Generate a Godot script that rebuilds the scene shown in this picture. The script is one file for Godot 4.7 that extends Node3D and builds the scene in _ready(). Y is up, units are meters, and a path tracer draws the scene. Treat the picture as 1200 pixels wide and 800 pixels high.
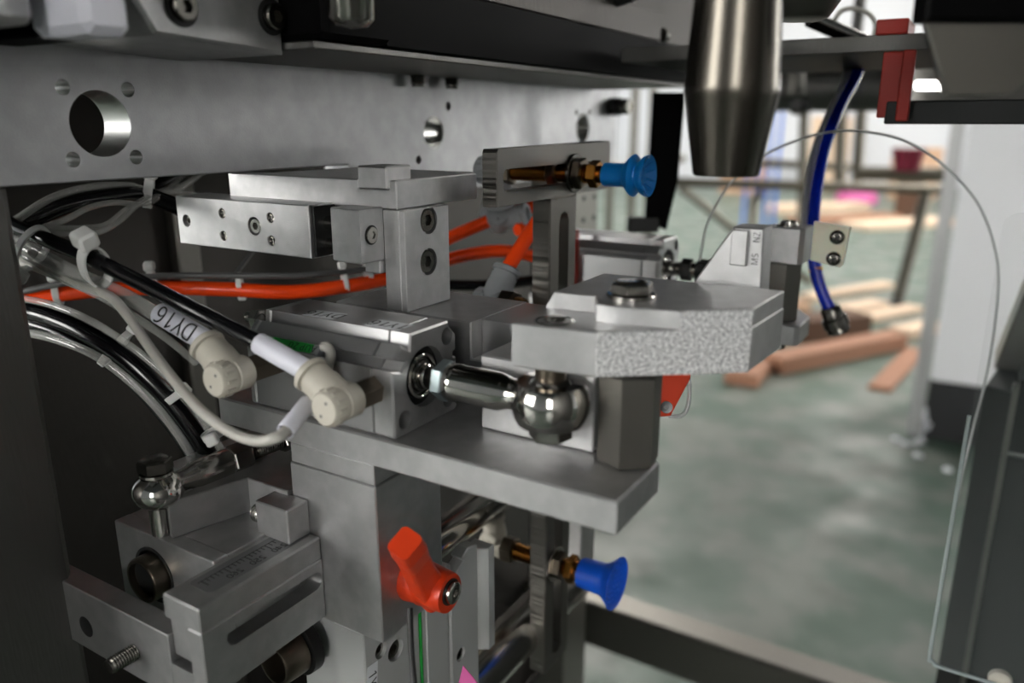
extends Node3D
# All machine measures are millimetres from the camera's eye point (x right-forward, y up, z towards the viewer along the machine);
# commit() turns them into metres above the hall floor.
const EYE := 1200.0
const FX := Basis(Vector3(0, 0, 1), Vector3(0, 1, 0), Vector3(1, 0, 0))   # profile u=z, v=y, pushed along x
const FY := Basis(Vector3(1, 0, 0), Vector3(0, 0, 1), Vector3(0, 1, 0))   # profile u=x, v=z, pushed along y
const FZ := Basis(Vector3(1, 0, 0), Vector3(0, 1, 0), Vector3(0, 0, 1))   # profile u=x, v=y, pushed along z
var origin := {}
var used := {}
var M := {}
var rng := RandomNumberGenerator.new()


class MB:
	var v := PackedVector3Array()
	var n := PackedVector3Array()

	func tri(a: Vector3, b: Vector3, c: Vector3, na: Vector3, nb: Vector3, nc: Vector3) -> void:
		var g := (b - a).cross(c - a)
		if g.length_squared() < 1e-12:
			return
		if g.dot(na + nb + nc) > 0.0:
			v.append_array([a, c, b]); n.append_array([na, nc, nb])
		else:
			v.append_array([a, b, c]); n.append_array([na, nb, nc])

	func quad(a: Vector3, b: Vector3, c: Vector3, d: Vector3, na: Vector3, nb: Vector3, nc: Vector3, nd: Vector3) -> void:
		tri(a, b, c, na, nb, nc)
		tri(a, c, d, na, nc, nd)


func area2(o: PackedVector2Array) -> float:
	var s := 0.0
	for i in o.size():
		s += o[i].cross(o[(i + 1) % o.size()])
	return s * 0.5


func ccw(o: PackedVector2Array) -> PackedVector2Array:
	var r := o.duplicate()
	if area2(r) < 0.0:
		r.reverse()
	return r


func inset(o: PackedVector2Array, b: float) -> PackedVector2Array:   # o counter-clockwise
	var r := PackedVector2Array()
	var k := o.size()
	for i in k:
		var d1 := (o[i] - o[(i + k - 1) % k]).normalized()
		var d2 := (o[(i + 1) % k] - o[i]).normalized()
		var n1 := Vector2(d1.y, -d1.x)
		var n2 := Vector2(d2.y, -d2.x)
		r.append(o[i] - (n1 + n2) * (b / maxf(1.0 + n1.dot(n2), 0.35)))
	return r


# flat fill of an outline with holes: cut into upright strips at every corner, each strip into trapezoids
func cap_tris(outline: PackedVector2Array, holes: Array) -> Array:   # [points, indices]
	var idx := PackedInt32Array()
	if holes.is_empty():
		idx = Geometry2D.triangulate_polygon(outline)
		if not idx.is_empty():
			return [outline, idx]
	var ea := PackedVector2Array()
	var eb := PackedVector2Array()
	var xs := []
	for o in [outline] + holes:
		for i in o.size():
			var a: Vector2 = o[i]
			var b: Vector2 = o[(i + 1) % o.size()]
			xs.append(a.x)
			if absf(a.x - b.x) < 1e-6:
				continue
			ea.append(a if a.x < b.x else b)
			eb.append(b if a.x < b.x else a)
	xs.sort()
	var p := PackedVector2Array()
	for k in xs.size() - 1:
		var x0: float = xs[k]
		var x1: float = xs[k + 1]
		if x1 - x0 < 1e-5:
			continue
		var xm := (x0 + x1) * 0.5
		var rows := []
		for i in ea.size():
			if ea[i].x <= xm and eb[i].x > xm:
				var s := (eb[i].y - ea[i].y) / (eb[i].x - ea[i].x)
				rows.append(Vector3(ea[i].y + (xm - ea[i].x) * s, ea[i].y + (x0 - ea[i].x) * s, ea[i].y + (x1 - ea[i].x) * s))
		rows.sort_custom(func(m, n): return m.x < n.x)
		for r in range(0, rows.size() - 1, 2):
			var n := p.size()
			p.append_array([Vector2(x0, rows[r].y), Vector2(x1, rows[r].z), Vector2(x1, rows[r + 1].z), Vector2(x0, rows[r + 1].y)])
			idx.append_array([n, n + 1, n + 2, n, n + 2, n + 3])
	return [p, idx]


func wall(mb: MB, fr: Transform3D, o: PackedVector2Array, w0: float, w1: float, inward := false) -> void:
	var k := o.size()
	var en := []
	for i in k:
		var d := (o[(i + 1) % k] - o[i]).normalized()
		en.append(Vector2(d.y, -d.x) * (-1.0 if inward else 1.0))
	for i in k:
		var a := i
		var b := (i + 1) % k
		var e: Vector2 = en[i]
		var pa: Vector2 = en[(i + k - 1) % k]
		var pb: Vector2 = en[b]
		var na := (e + pa).normalized() if e.dot(pa) > 0.8 else e
		var nb := (e + pb).normalized() if e.dot(pb) > 0.8 else e
		var A := fr.basis * Vector3(na.x, na.y, 0)
		var B := fr.basis * Vector3(nb.x, nb.y, 0)
		mb.quad(fr * Vector3(o[a].x, o[a].y, w0), fr * Vector3(o[b].x, o[b].y, w0), fr * Vector3(o[b].x, o[b].y, w1), fr * Vector3(o[a].x, o[a].y, w1), A, B, B, A)


# a profile pushed from w0 to w1 along the frame's third axis, its rims chamfered, with holes through it
func poly(mb: MB, fr: Transform3D, outline: PackedVector2Array, w0: float, w1: float, bev := 0.4, holes := []) -> void:
	var o := ccw(outline)
	var b := minf(bev, (w1 - w0) * 0.45)
	var oi := inset(o, b) if b > 0.0 else o
	wall(mb, fr, o, w0 + b, w1 - b)
	for h in holes:
		wall(mb, fr, ccw(h), w0, w1, true)
	var k := o.size()
	var c := cap_tris(oi, holes)
	for s in [0, 1]:
		var w := w1 if s else w0
		var ww := w1 - b if s else w0 + b
		var nn: Vector3 = fr.basis.z * (1.0 if s else -1.0)
		if b > 0.0:
			for i in k:
				var j := (i + 1) % k
				var d := (o[j] - o[i]).normalized()
				var g := (fr.basis * Vector3(d.y, -d.x, 1.0 if s else -1.0)).normalized()
				mb.quad(fr * Vector3(o[i].x, o[i].y, ww), fr * Vector3(o[j].x, o[j].y, ww), fr * Vector3(oi[j].x, oi[j].y, w), fr * Vector3(oi[i].x, oi[i].y, w), g, g, g, g)
		var p: PackedVector2Array = c[0]
		var ix: PackedInt32Array = c[1]
		for t in range(0, ix.size(), 3):
			mb.tri(fr * Vector3(p[ix[t]].x, p[ix[t]].y, w), fr * Vector3(p[ix[t + 1]].x, p[ix[t + 1]].y, w), fr * Vector3(p[ix[t + 2]].x, p[ix[t + 2]].y, w), nn, nn, nn)


func rect(x0: float, x1: float, y0: float, y1: float, c := 0.0) -> PackedVector2Array:
	if c <= 0.0:
		return PackedVector2Array([Vector2(x0, y0), Vector2(x1, y0), Vector2(x1, y1), Vector2(x0, y1)])
	return PackedVector2Array([Vector2(x0 + c, y0), Vector2(x1 - c, y0), Vector2(x1, y0 + c), Vector2(x1, y1 - c), Vector2(x1 - c, y1), Vector2(x0 + c, y1), Vector2(x0, y1 - c), Vector2(x0, y0 + c)])


func rrect(x0: float, x1: float, y0: float, y1: float, r: float, k := 6) -> PackedVector2Array:
	var o := PackedVector2Array()
	for q in [[x1 - r, y1 - r, 0.0], [x0 + r, y1 - r, PI / 2], [x0 + r, y0 + r, PI], [x1 - r, y0 + r, PI * 1.5]]:
		for i in k + 1:
			var t: float = q[2] + PI / 2 * i / k
			o.append(Vector2(q[0] + r * cos(t), q[1] + r * sin(t)))
	return o


func circ(r: float, k := 28, x := 0.0, y := 0.0, turn := 0.0) -> PackedVector2Array:
	var o := PackedVector2Array()
	for i in k:
		o.append(Vector2(x + r * cos(TAU * i / k + turn), y + r * sin(TAU * i / k + turn)))
	return o


func hexa(af: float, x := 0.0, y := 0.0, turn := 0.0) -> PackedVector2Array:
	return circ(af / 1.732, 6, x, y, turn)


func pts(a: Array) -> PackedVector2Array:
	var o := PackedVector2Array()
	for i in range(0, a.size(), 2):
		o.append(Vector2(a[i], a[i + 1]))
	return o


func box(mb: MB, x0: float, x1: float, y0: float, y1: float, z0: float, z1: float, bev := 0.4) -> void:
	poly(mb, Transform3D(FZ, Vector3.ZERO), rect(x0, x1, y0, y1, bev), z0, z1, bev)


# a frame at p whose third axis points along d
func axis(p: Vector3, d: Vector3, up := Vector3.UP) -> Transform3D:
	var w := d.normalized()
	if absf(w.dot(up)) > 0.98:
		up = Vector3(1, 0, 0)
	var u := up.cross(w).normalized()
	return Transform3D(Basis(u, w.cross(u), w), p)


# profile of (radius, distance along the axis) turned about the frame's third axis
func lathe(mb: MB, fr: Transform3D, prof: Array, seg := 28, cosmin := 0.72) -> void:
	var k := prof.size()
	var en := []
	for i in k - 1:
		var d: Vector2 = (prof[i + 1] - prof[i]).normalized()
		en.append(Vector2(d.y, -d.x))
	for i in k - 1:
		var e: Vector2 = en[i]
		var na := e
		var nb := e
		if i > 0 and e.dot(en[i - 1]) > cosmin:
			na = (e + en[i - 1]).normalized()
		if i < k - 2 and e.dot(en[i + 1]) > cosmin:
			nb = (e + en[i + 1]).normalized()
		var p: Vector2 = prof[i]
		var q: Vector2 = prof[i + 1]
		for j in seg:
			var t0 := TAU * j / seg
			var t1 := TAU * (j + 1) / seg
			var c0 := Vector2(cos(t0), sin(t0))
			var c1 := Vector2(cos(t1), sin(t1))
			mb.quad(fr * Vector3(c0.x * p.x, c0.y * p.x, p.y), fr * Vector3(c1.x * p.x, c1.y * p.x, p.y), fr * Vector3(c1.x * q.x, c1.y * q.x, q.y), fr * Vector3(c0.x * q.x, c0.y * q.x, q.y),
				fr.basis * Vector3(c0.x * na.x, c0.y * na.x, na.y), fr.basis * Vector3(c1.x * na.x, c1.y * na.x, na.y), fr.basis * Vector3(c1.x * nb.x, c1.y * nb.x, nb.y), fr.basis * Vector3(c0.x * nb.x, c0.y * nb.x, nb.y))


func V2(a: Array) -> Array:
	var o := []
	for i in range(0, a.size(), 2):
		o.append(Vector2(a[i], a[i + 1]))
	return o


# turned bar between two radii
func rod(mb: MB, a: Vector3, b: Vector3, r: float, c := 0.3, seg := 24) -> void:
	var l := a.distance_to(b)
	c = minf(c, minf(r, l) * 0.4)
	lathe(mb, axis(a, b - a), V2([0, 0, r - c, 0, r, c, r, l - c, r - c, l, 0, l]), seg)


func thread(mb: MB, a: Vector3, b: Vector3, r: float, pitch: float, seg := 20) -> void:
	var l := a.distance_to(b)
	var pr := [Vector2(0, 0), Vector2(r - pitch * 0.5, 0)]
	var w := pitch * 0.25
	while w + pitch < l:
		pr.append(Vector2(r, w + pitch * 0.35)); pr.append(Vector2(r, w + pitch * 0.5)); pr.append(Vector2(r - pitch * 0.55, w + pitch * 0.95))
		w += pitch
	pr.append(Vector2(r - pitch * 0.5, l)); pr.append(Vector2(0, l))
	lathe(mb, axis(a, b - a), pr, seg, 0.95)


func smooth(p: Array, sub := 8) -> Array:
	var out := []
	for i in p.size() - 1:
		var a: Vector3 = p[maxi(i - 1, 0)]
		var b: Vector3 = p[i]
		var c: Vector3 = p[i + 1]
		var d: Vector3 = p[mini(i + 2, p.size() - 1)]
		for k in sub:
			out.append(b.cubic_interpolate(c, a, d, float(k) / sub))
	out.append(p[-1])
	return out


func tube(mb: MB, path: Array, r: float, seg := 14, sub := 8, flat := 1.0) -> void:
	var p := smooth(path, sub) if sub > 1 else path
	var up := Vector3.UP
	var rings := []
	var dirs := []
	for i in p.size():
		var d: Vector3 = (p[mini(i + 1, p.size() - 1)] - p[maxi(i - 1, 0)]).normalized()
		var u := (up - d * up.dot(d))
		if u.length() < 0.01:
			u = Vector3(1, 0, 0) - d * d.x
		u = u.normalized()
		up = u
		rings.append([p[i], u, d.cross(u)])
		dirs.append(d)
	for i in rings.size() - 1:
		for j in seg:
			var q := []
			var m := []
			for s in [[i, j], [i, j + 1], [i + 1, j + 1], [i + 1, j]]:
				var t: float = TAU * s[1] / seg
				var k: Vector3 = rings[s[0]][1] * cos(t) + rings[s[0]][2] * sin(t) * flat
				q.append(rings[s[0]][0] + k * r)
				m.append((rings[s[0]][1] * cos(t) * flat + rings[s[0]][2] * sin(t)).normalized())
			mb.quad(q[0], q[1], q[2], q[3], m[0], m[1], m[2], m[3])
	for e in [0, rings.size() - 1]:
		var nn: Vector3 = dirs[e] * (-1.0 if e == 0 else 1.0)
		for j in seg:
			var a: Vector3 = rings[e][0] + (rings[e][1] * cos(TAU * j / seg) + rings[e][2] * sin(TAU * j / seg) * flat) * r
			var b: Vector3 = rings[e][0] + (rings[e][1] * cos(TAU * (j + 1) / seg) + rings[e][2] * sin(TAU * (j + 1) / seg) * flat) * r
			mb.tri(rings[e][0], a, b, nn, nn, nn)


# hexagon socket cap: head from p along d, or sunk level with p
func cap_screw(mb: MB, p: Vector3, d: Vector3, r: float, h: float, af: float) -> void:
	var f := axis(p, d)
	poly(mb, f, circ(r, 30), 0, h * 0.4, 0.0)
	poly(mb, f, circ(r, 30), h * 0.4, h, minf(0.5, r * 0.12), [hexa(af)])


func hex_head(mb: MB, p: Vector3, d: Vector3, af: float, h: float, turn := 0.2) -> void:
	var f := axis(p, d)
	poly(mb, f, hexa(af, 0, 0, turn), 0, h, af * 0.05)
	lathe(mb, f, V2([0, h + 0.15, af * 0.42, h + 0.15, af * 0.46, h - 0.1]), 24)


func hex_nut(mb: MB, p: Vector3, d: Vector3, af: float, h: float, bore: float, turn := 0.2) -> void:
	poly(mb, axis(p, d), hexa(af, 0, 0, turn), 0, h, af * 0.04, [circ(bore, 18)])


func washer(mb: MB, p: Vector3, d: Vector3, r: float, h: float, bore: float) -> void:
	poly(mb, axis(p, d), circ(r, 32), 0, h, 0.2, [circ(bore, 20)])


func jag(a: Vector2, b: Vector2, step: float, amount: float) -> Array:   # a torch-cut edge from a to b
	var o := []
	var k := int(a.distance_to(b) / step)
	var nn := (b - a).normalized().orthogonal()
	for i in k:
		o.append(a.lerp(b, float(i) / k) + nn * rng.randf_range(-amount, amount) * (0.0 if i == 0 else 1.0))
	return o


# ---------- nodes ----------
func numbered(called: String) -> String:
	used[called] = used.get(called, -1) + 1
	return called if used[called] == 0 else "%s_%03d" % [called, used[called]]


func thing(called: String, at: Vector3, label: String, category: String, group := "") -> Node3D:
	var o := Node3D.new()
	o.name = numbered(called)
	add_child(o, true)
	o.position = Vector3(at.x, at.y + EYE, at.z) * 0.001
	origin[o] = at
	o.set_meta("label", label)
	o.set_meta("category", category)
	if group:
		o.set_meta("group", group)
	return o


func commit(o: MeshInstance3D, mb: MB, mat: Material, at: Vector3) -> void:
	var arr := []
	arr.resize(Mesh.ARRAY_MAX)
	var v := PackedVector3Array()
	v.resize(mb.v.size())
	for i in mb.v.size():
		v[i] = (mb.v[i] - at) * 0.001
	arr[Mesh.ARRAY_VERTEX] = v
	arr[Mesh.ARRAY_NORMAL] = mb.n
	var am := ArrayMesh.new()
	am.add_surface_from_arrays(Mesh.PRIMITIVE_TRIANGLES, arr)
	o.mesh = am
	o.material_override = null
	am.surface_set_material(0, mat)


func part(parent: Node3D, called: String, mb: MB, mat: Material, label := "") -> MeshInstance3D:
	var o := MeshInstance3D.new()
	o.name = called
	parent.add_child(o, true)
	origin[o] = origin[parent]
	commit(o, mb, mat, origin[parent])
	if label:
		o.set_meta("label", label)
	return o


func solo(called: String, mb: MB, mat: Material, label: String, category: String, group := "") -> MeshInstance3D:
	var lo := mb.v[0]
	var hi := mb.v[0]
	for q in mb.v:
		lo = lo.min(q)
		hi = hi.max(q)
	var at := Vector3((lo.x + hi.x) / 2, lo.y, (lo.z + hi.z) / 2)
	var o := MeshInstance3D.new()
	o.name = numbered(called)
	add_child(o, true)
	o.position = Vector3(at.x, at.y + EYE, at.z) * 0.001
	origin[o] = at
	commit(o, mb, mat, at)
	if label:
		o.set_meta("label", label)
	if category:
		o.set_meta("category", category)
	if group:
		o.set_meta("group", group)
	return o


func struct(called: String, mb: MB, mat: Material) -> MeshInstance3D:
	var o := solo(called, mb, mat, "", "")
	o.set_meta("kind", "structure")
	return o


func lettering(parent: Node3D, called: String, text: String, at: Vector3, right: Vector3, up: Vector3, height: float, mat: Material, wide := 1.0, font := "Droid Sans") -> void:
	var t := TextMesh.new()
	var f := SystemFont.new()
	f.font_names = PackedStringArray([font])
	t.font = f
	t.text = text
	t.font_size = 32
	t.pixel_size = height / 24.0 * 0.001
	t.depth = 0.00004
	t.curve_step = 2.0
	t.material = mat
	var o := MeshInstance3D.new()
	o.name = called
	o.mesh = t
	var r := right.normalized()
	var u := (up - r * up.dot(r)).normalized()
	o.transform = Transform3D(Basis(r * wide, u, r.cross(u)), (at - origin[parent]) * 0.001)
	parent.add_child(o, true)


func mat(called: String, c: Color, metallic: float, rough: float) -> StandardMaterial3D:
	var m := StandardMaterial3D.new()
	m.resource_name = called
	m.albedo_color = c
	m.metallic = metallic
	m.roughness = rough
	M[called] = m
	return m


func noise_tex(freq: float, normal := false, strength := 2.0, seed_ := 1, octaves := 3, ramp: Gradient = null, size := 512) -> NoiseTexture2D:
	var f := FastNoiseLite.new()
	f.noise_type = FastNoiseLite.TYPE_SIMPLEX_SMOOTH
	f.frequency = freq
	f.seed = seed_
	f.fractal_octaves = octaves
	var t := NoiseTexture2D.new()
	t.width = size
	t.height = size
	t.seamless = true
	t.noise = f
	t.as_normal_map = normal
	t.bump_strength = strength
	if ramp:
		t.color_ramp = ramp
	return t


func ramp(a: Color, b: Color, lo := 0.0, hi := 1.0) -> Gradient:
	var g := Gradient.new()
	g.offsets = PackedFloat32Array([lo, hi])
	g.colors = PackedColorArray([a, b])
	return g


func tri_uv(m: StandardMaterial3D, s: Vector3, world := false) -> void:
	m.uv1_triplanar = true
	m.uv1_world_triplanar = world
	m.uv1_scale = s
	m.uv1_triplanar_sharpness = 6.0


func materials() -> void:
	var grain := noise_tex(0.12, true, 1.6, 3, 3)
	var fine := noise_tex(0.2, true, 1.2, 9, 2)
	var brushed := noise_tex(0.09, true, 1.2, 5, 3)
	var blotch := noise_tex(0.012, false, 1.0, 12, 4, ramp(Color(0.95, 0.95, 0.95), Color(1, 1, 1), 0.25, 0.75))
	var m := mat("anodised aluminium", Color(0.72, 0.72, 0.72), 0.93, 0.42)
	m.normal_enabled = true; m.normal_texture = fine; m.normal_scale = 0.35
	m.albedo_texture = blotch
	tri_uv(m, Vector3(14, 14, 14))
	m = mat("big plate aluminium", Color(0.66, 0.66, 0.665), 0.95, 0.46)
	m.normal_enabled = true; m.normal_texture = fine; m.normal_scale = 0.16
	m.albedo_texture = blotch
	tri_uv(m, Vector3(9, 9, 9))
	m = mat("profile aluminium", Color(0.66, 0.66, 0.66), 0.88, 0.34)
	m.normal_enabled = true; m.normal_texture = brushed; m.normal_scale = 0.25
	tri_uv(m, Vector3(2, 60, 60))
	m = mat("rough cut aluminium", Color(0.96, 0.96, 0.955), 0.25, 0.6)
	m.albedo_texture = noise_tex(0.055, false, 1.0, 21, 3, ramp(Color(0.55, 0.55, 0.565), Color(1, 1, 1), 0.3, 0.68))
	m.normal_enabled = true; m.normal_texture = noise_tex(0.055, true, 6.0, 21, 3); m.normal_scale = 0.8
	tri_uv(m, Vector3(34, 34, 34))
	m = mat("brushed stainless", Color(0.5, 0.49, 0.47), 1.0, 0.32)
	m.normal_enabled = true; m.normal_texture = brushed; m.normal_scale = 0.3
	tri_uv(m, Vector3(30, 3, 30))
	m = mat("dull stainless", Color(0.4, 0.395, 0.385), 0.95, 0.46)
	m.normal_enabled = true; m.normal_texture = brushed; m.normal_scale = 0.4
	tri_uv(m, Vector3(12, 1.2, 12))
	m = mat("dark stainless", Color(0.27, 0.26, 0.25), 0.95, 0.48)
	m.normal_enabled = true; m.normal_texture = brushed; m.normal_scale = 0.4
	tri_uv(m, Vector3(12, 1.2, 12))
	m = mat("matte aluminium", Color(0.7, 0.705, 0.7), 0.35, 0.5)
	m.normal_enabled = true; m.normal_texture = fine; m.normal_scale = 0.3
	tri_uv(m, Vector3(14, 14, 14))
	m = mat("mill steel", Color(0.44, 0.43, 0.41), 1.0, 0.4)
	m.normal_enabled = true; m.normal_texture = grain; m.normal_scale = 0.35
	tri_uv(m, Vector3(30, 12, 30))
	m = mat("cut steel edge", Color(0.46, 0.45, 0.43), 1.0, 0.42)
	mat("chrome", Color(0.78, 0.77, 0.75), 1.0, 0.09)
	mat("bright steel", Color(0.68, 0.67, 0.65), 1.0, 0.2)
	mat("screw steel", Color(0.45, 0.44, 0.42), 1.0, 0.26)
	m = mat("nozzle steel", Color(0.34, 0.325, 0.30), 1.0, 0.27)
	m.normal_enabled = true; m.normal_texture = brushed; m.normal_scale = 0.18
	tri_uv(m, Vector3(40, 1.5, 40))
	mat("zinc", Color(0.6, 0.65, 0.66), 0.9, 0.36)
	m = mat("dark sheet", Color(0.2, 0.205, 0.2), 0.2, 0.4)
	m.metallic_specular = 0.3
	mat("nickel", Color(0.44, 0.405, 0.36), 1.0, 0.3)
	mat("brass", Color(0.55, 0.38, 0.17), 1.0, 0.24)
	m = mat("black paint", Color(0.03, 0.03, 0.032), 0.0, 0.5)
	m.metallic_specular = 0.12
	mat("black rubber", Color(0.08, 0.08, 0.08), 0.0, 0.5)
	mat("black tube", Color(0.04, 0.04, 0.05), 0.0, 0.17)
	mat("orange tube", Color(0.93, 0.27, 0.07), 0.0, 0.22)
	mat("red plastic", Color(0.80, 0.22, 0.07), 0.0, 0.38)
	mat("red paint", Color(0.64, 0.12, 0.06), 0.0, 0.35)
	mat("pale blue rubber", Color(0.0, 0.40, 0.67), 0.0, 0.42)
	mat("bright blue rubber", Color(0.0, 0.32, 0.80), 0.0, 0.46)
	mat("blue tube", Color(0.02, 0.16, 0.72), 0.0, 0.25)
	mat("ivory plastic", Color(0.74, 0.72, 0.67), 0.0, 0.5)
	mat("grey plastic", Color(0.52, 0.53, 0.54), 0.0, 0.45)
	mat("white sleeve", Color(0.86, 0.86, 0.9), 0.0, 0.5)
	mat("milky tube", Color(0.88, 0.88, 0.86), 0.0, 0.35)
	mat("white cable", Color(0.7, 0.69, 0.66), 0.0, 0.4)
	m = mat("zip tie nylon", Color(0.86, 0.86, 0.85), 0.0, 0.4)
	m.backlight_enabled = true; m.backlight = Color(0.35, 0.35, 0.35)
	mat("machined bore", Color(0.8, 0.8, 0.79), 1.0, 0.3)
	mat("grey cable", Color(0.32, 0.32, 0.32), 0.0, 0.35)
	m = mat("natural nylon", Color(0.8, 0.79, 0.71), 0.0, 0.42)
	m.subsurf_scatter_enabled = true; m.subsurf_scatter_strength = 0.25
	m = mat("clear tube", Color(0.8, 0.8, 0.78, 0.34), 0.0, 0.12)
	m.transparency = BaseMaterial3D.TRANSPARENCY_ALPHA
	m = mat("clear line", Color(0.75, 0.76, 0.76, 0.75), 0.0, 0.15)
	m.transparency = BaseMaterial3D.TRANSPARENCY_ALPHA
	m = mat("acrylic", Color(0.9, 0.95, 0.95, 0.02), 0.0, 0.03)
	m.metallic_specular = 0.22
	m.transparency = BaseMaterial3D.TRANSPARENCY_ALPHA
	mat("acrylic edge", Color(0.62, 0.66, 0.66), 0.0, 0.15)
	mat("sticker", Color(0.86, 0.87, 0.88), 0.0, 0.45)
	mat("print", Color(0.04, 0.04, 0.05), 0.0, 0.6)
	mat("green sticker", Color(0.12, 0.55, 0.22), 0.0, 0.4)
	mat("dark machine paint", Color(0.13, 0.135, 0.135), 0.3, 0.3)
	mat("yellow tape", Color(0.85, 0.6, 0.02), 0.0, 0.4)
	# the hall
	m = mat("floor paint", Color(1, 1, 1), 0.0, 0.28)
	m.albedo_texture = noise_tex(0.006, false, 1.0, 31, 5, ramp(Color(0.285, 0.365, 0.315), Color(0.415, 0.44, 0.41), 0.3, 0.7), 1024)
	m.roughness_texture = noise_tex(0.01, false, 1.0, 33, 4, ramp(Color(0.6, 0.6, 0.6), Color(1, 1, 1), 0.2, 0.8))
	m.roughness_texture_channel = BaseMaterial3D.TEXTURE_CHANNEL_RED
	m.roughness = 0.62
	tri_uv(m, Vector3(0.55, 0.55, 0.55), true)
	mat("white wall", Color(0.84, 0.85, 0.87), 0.0, 0.7)
	mat("pillar white", Color(0.87, 0.87, 0.88), 0.0, 0.65)
	m = mat("pillar black", Color(0.08, 0.085, 0.095), 0.0, 0.5)
	mat("ceiling grey", Color(0.42, 0.43, 0.44), 0.0, 0.8)
	m = mat("raw wood", Color(0.74, 0.55, 0.44), 0.0, 0.7)
	m.albedo_texture = noise_tex(0.03, false, 1.0, 41, 4, ramp(Color(0.72, 0.66, 0.62), Color(1, 1, 1), 0.25, 0.75))
	tri_uv(m, Vector3(3, 12, 12))
	m = mat("dark wood", Color(0.36, 0.25, 0.18), 0.0, 0.7)
	mat("cardboard", Color(0.80, 0.66, 0.55), 0.0, 0.8)
	mat("pale board", Color(0.88, 0.78, 0.68), 0.0, 0.8)
	mat("pink plastic", Color(0.85, 0.4, 0.65), 0.0, 0.4)
	mat("burgundy", Color(0.42, 0.04, 0.16), 0.0, 0.4)
	mat("blue paint", Color(0.12, 0.42, 0.82), 0.0, 0.4)
	mat("table steel", Color(0.42, 0.405, 0.37), 1.0, 0.35)
	mat("post steel", Color(0.66, 0.66, 0.66), 0.7, 0.45)
	m = mat("window glass", Color(0.95, 0.97, 1.0, 0.05), 0.0, 0.02)
	m.transparency = BaseMaterial3D.TRANSPARENCY_ALPHA
	m = mat("lamp diffuser", Color(0.9, 0.9, 0.9), 0.0, 0.5)
	m.emission_enabled = true; m.emission = Color(1.0, 0.98, 0.95); m.emission_energy_multiplier = 3.0
	m = mat("daylight panel", Color(0.9, 0.9, 0.9), 0.0, 0.5)



func _ready() -> void:
	rng.seed = 7
	# ---- camera, sky, light, exposure ----
	var cam := Camera3D.new()
	cam.name = "camera"
	add_child(cam)
	var att := CameraAttributesPhysical.new()
	att.frustum_focal_length = 40.415
	att.frustum_focus_distance = 0.34
	att.frustum_near = 0.01
	att.frustum_far = 200.0
	att.exposure_aperture = 8.5
	cam.attributes = att
	cam.fov = 46.83
	cam.near = 0.01
	cam.far = 200.0
	cam.position = Vector3(0, EYE * 0.001, 0)
	cam.rotation_degrees = Vector3(-15.54, 31.52, 0)
	cam.current = true
	var we := WorldEnvironment.new()
	we.name = "hall_environment"
	var env := Environment.new()
	var sky := Sky.new()
	var sm := ProceduralSkyMaterial.new()
	sm.sky_top_color = Color(0.97, 0.965, 0.95)
	sm.sky_horizon_color = Color(0.985, 0.98, 0.965)
	sm.ground_horizon_color = Color(0.6, 0.6, 0.6)
	sm.ground_bottom_color = Color(0.4, 0.4, 0.4)
	sm.sky_energy_multiplier = 3.6
	sky.sky_material = sm
	env.background_mode = Environment.BG_SKY
	env.sky = sky
	env.tonemap_mode = Environment.TONE_MAPPER_LINEAR
	env.tonemap_exposure = 1.12
	env.sdfgi_enabled = true
	env.ssao_enabled = true
	env.ssil_enabled = true
	we.environment = env
	add_child(we)
	materials()
	hall()
	frame_and_plates()
	upper_bars()
	station_one()
	levers()
	station_two()
	suction_brackets()
	slide_arm()
	lower_clamp()
	below_base()
	hoses()
	overhead_right()
	guards()
	background()


# an area lamp with its glowing face: panel in the y plane, light just below it
func ceiling_lamp(x: float, z: float, sx: float, sz: float, y: float, energy: float, label: String) -> void:
	var t := thing("ceiling_light", Vector3(x, y, z), label, "ceiling light", "")
	var mb := MB.new()
	box(mb, x - sx / 2 - 30, x + sx / 2 + 30, y + 5, y + 80, z - sz / 2 - 30, z + sz / 2 + 30, 4)
	part(t, "housing", mb, M["white wall"])
	mb = MB.new()
	box(mb, x - sx / 2, x + sx / 2, y, y + 6, z - sz / 2, z + sz / 2, 1)
	part(t, "diffuser", mb, M["lamp diffuser"])
	var l := AreaLight3D.new()
	l.name = "lamp"
	l.area_size = Vector2(sx, sz) * 0.001
	l.light_energy = energy * (0.45 if z < -14000 else 1.0)
	l.light_color = Color(1.0, 0.985, 0.96)
	l.shadow_enabled = true
	l.area_range = 30.0
	l.position = Vector3(0, -0.02, 0)
	l.rotation_degrees = Vector3(-90, 0, 0)
	t.add_child(l)


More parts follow.
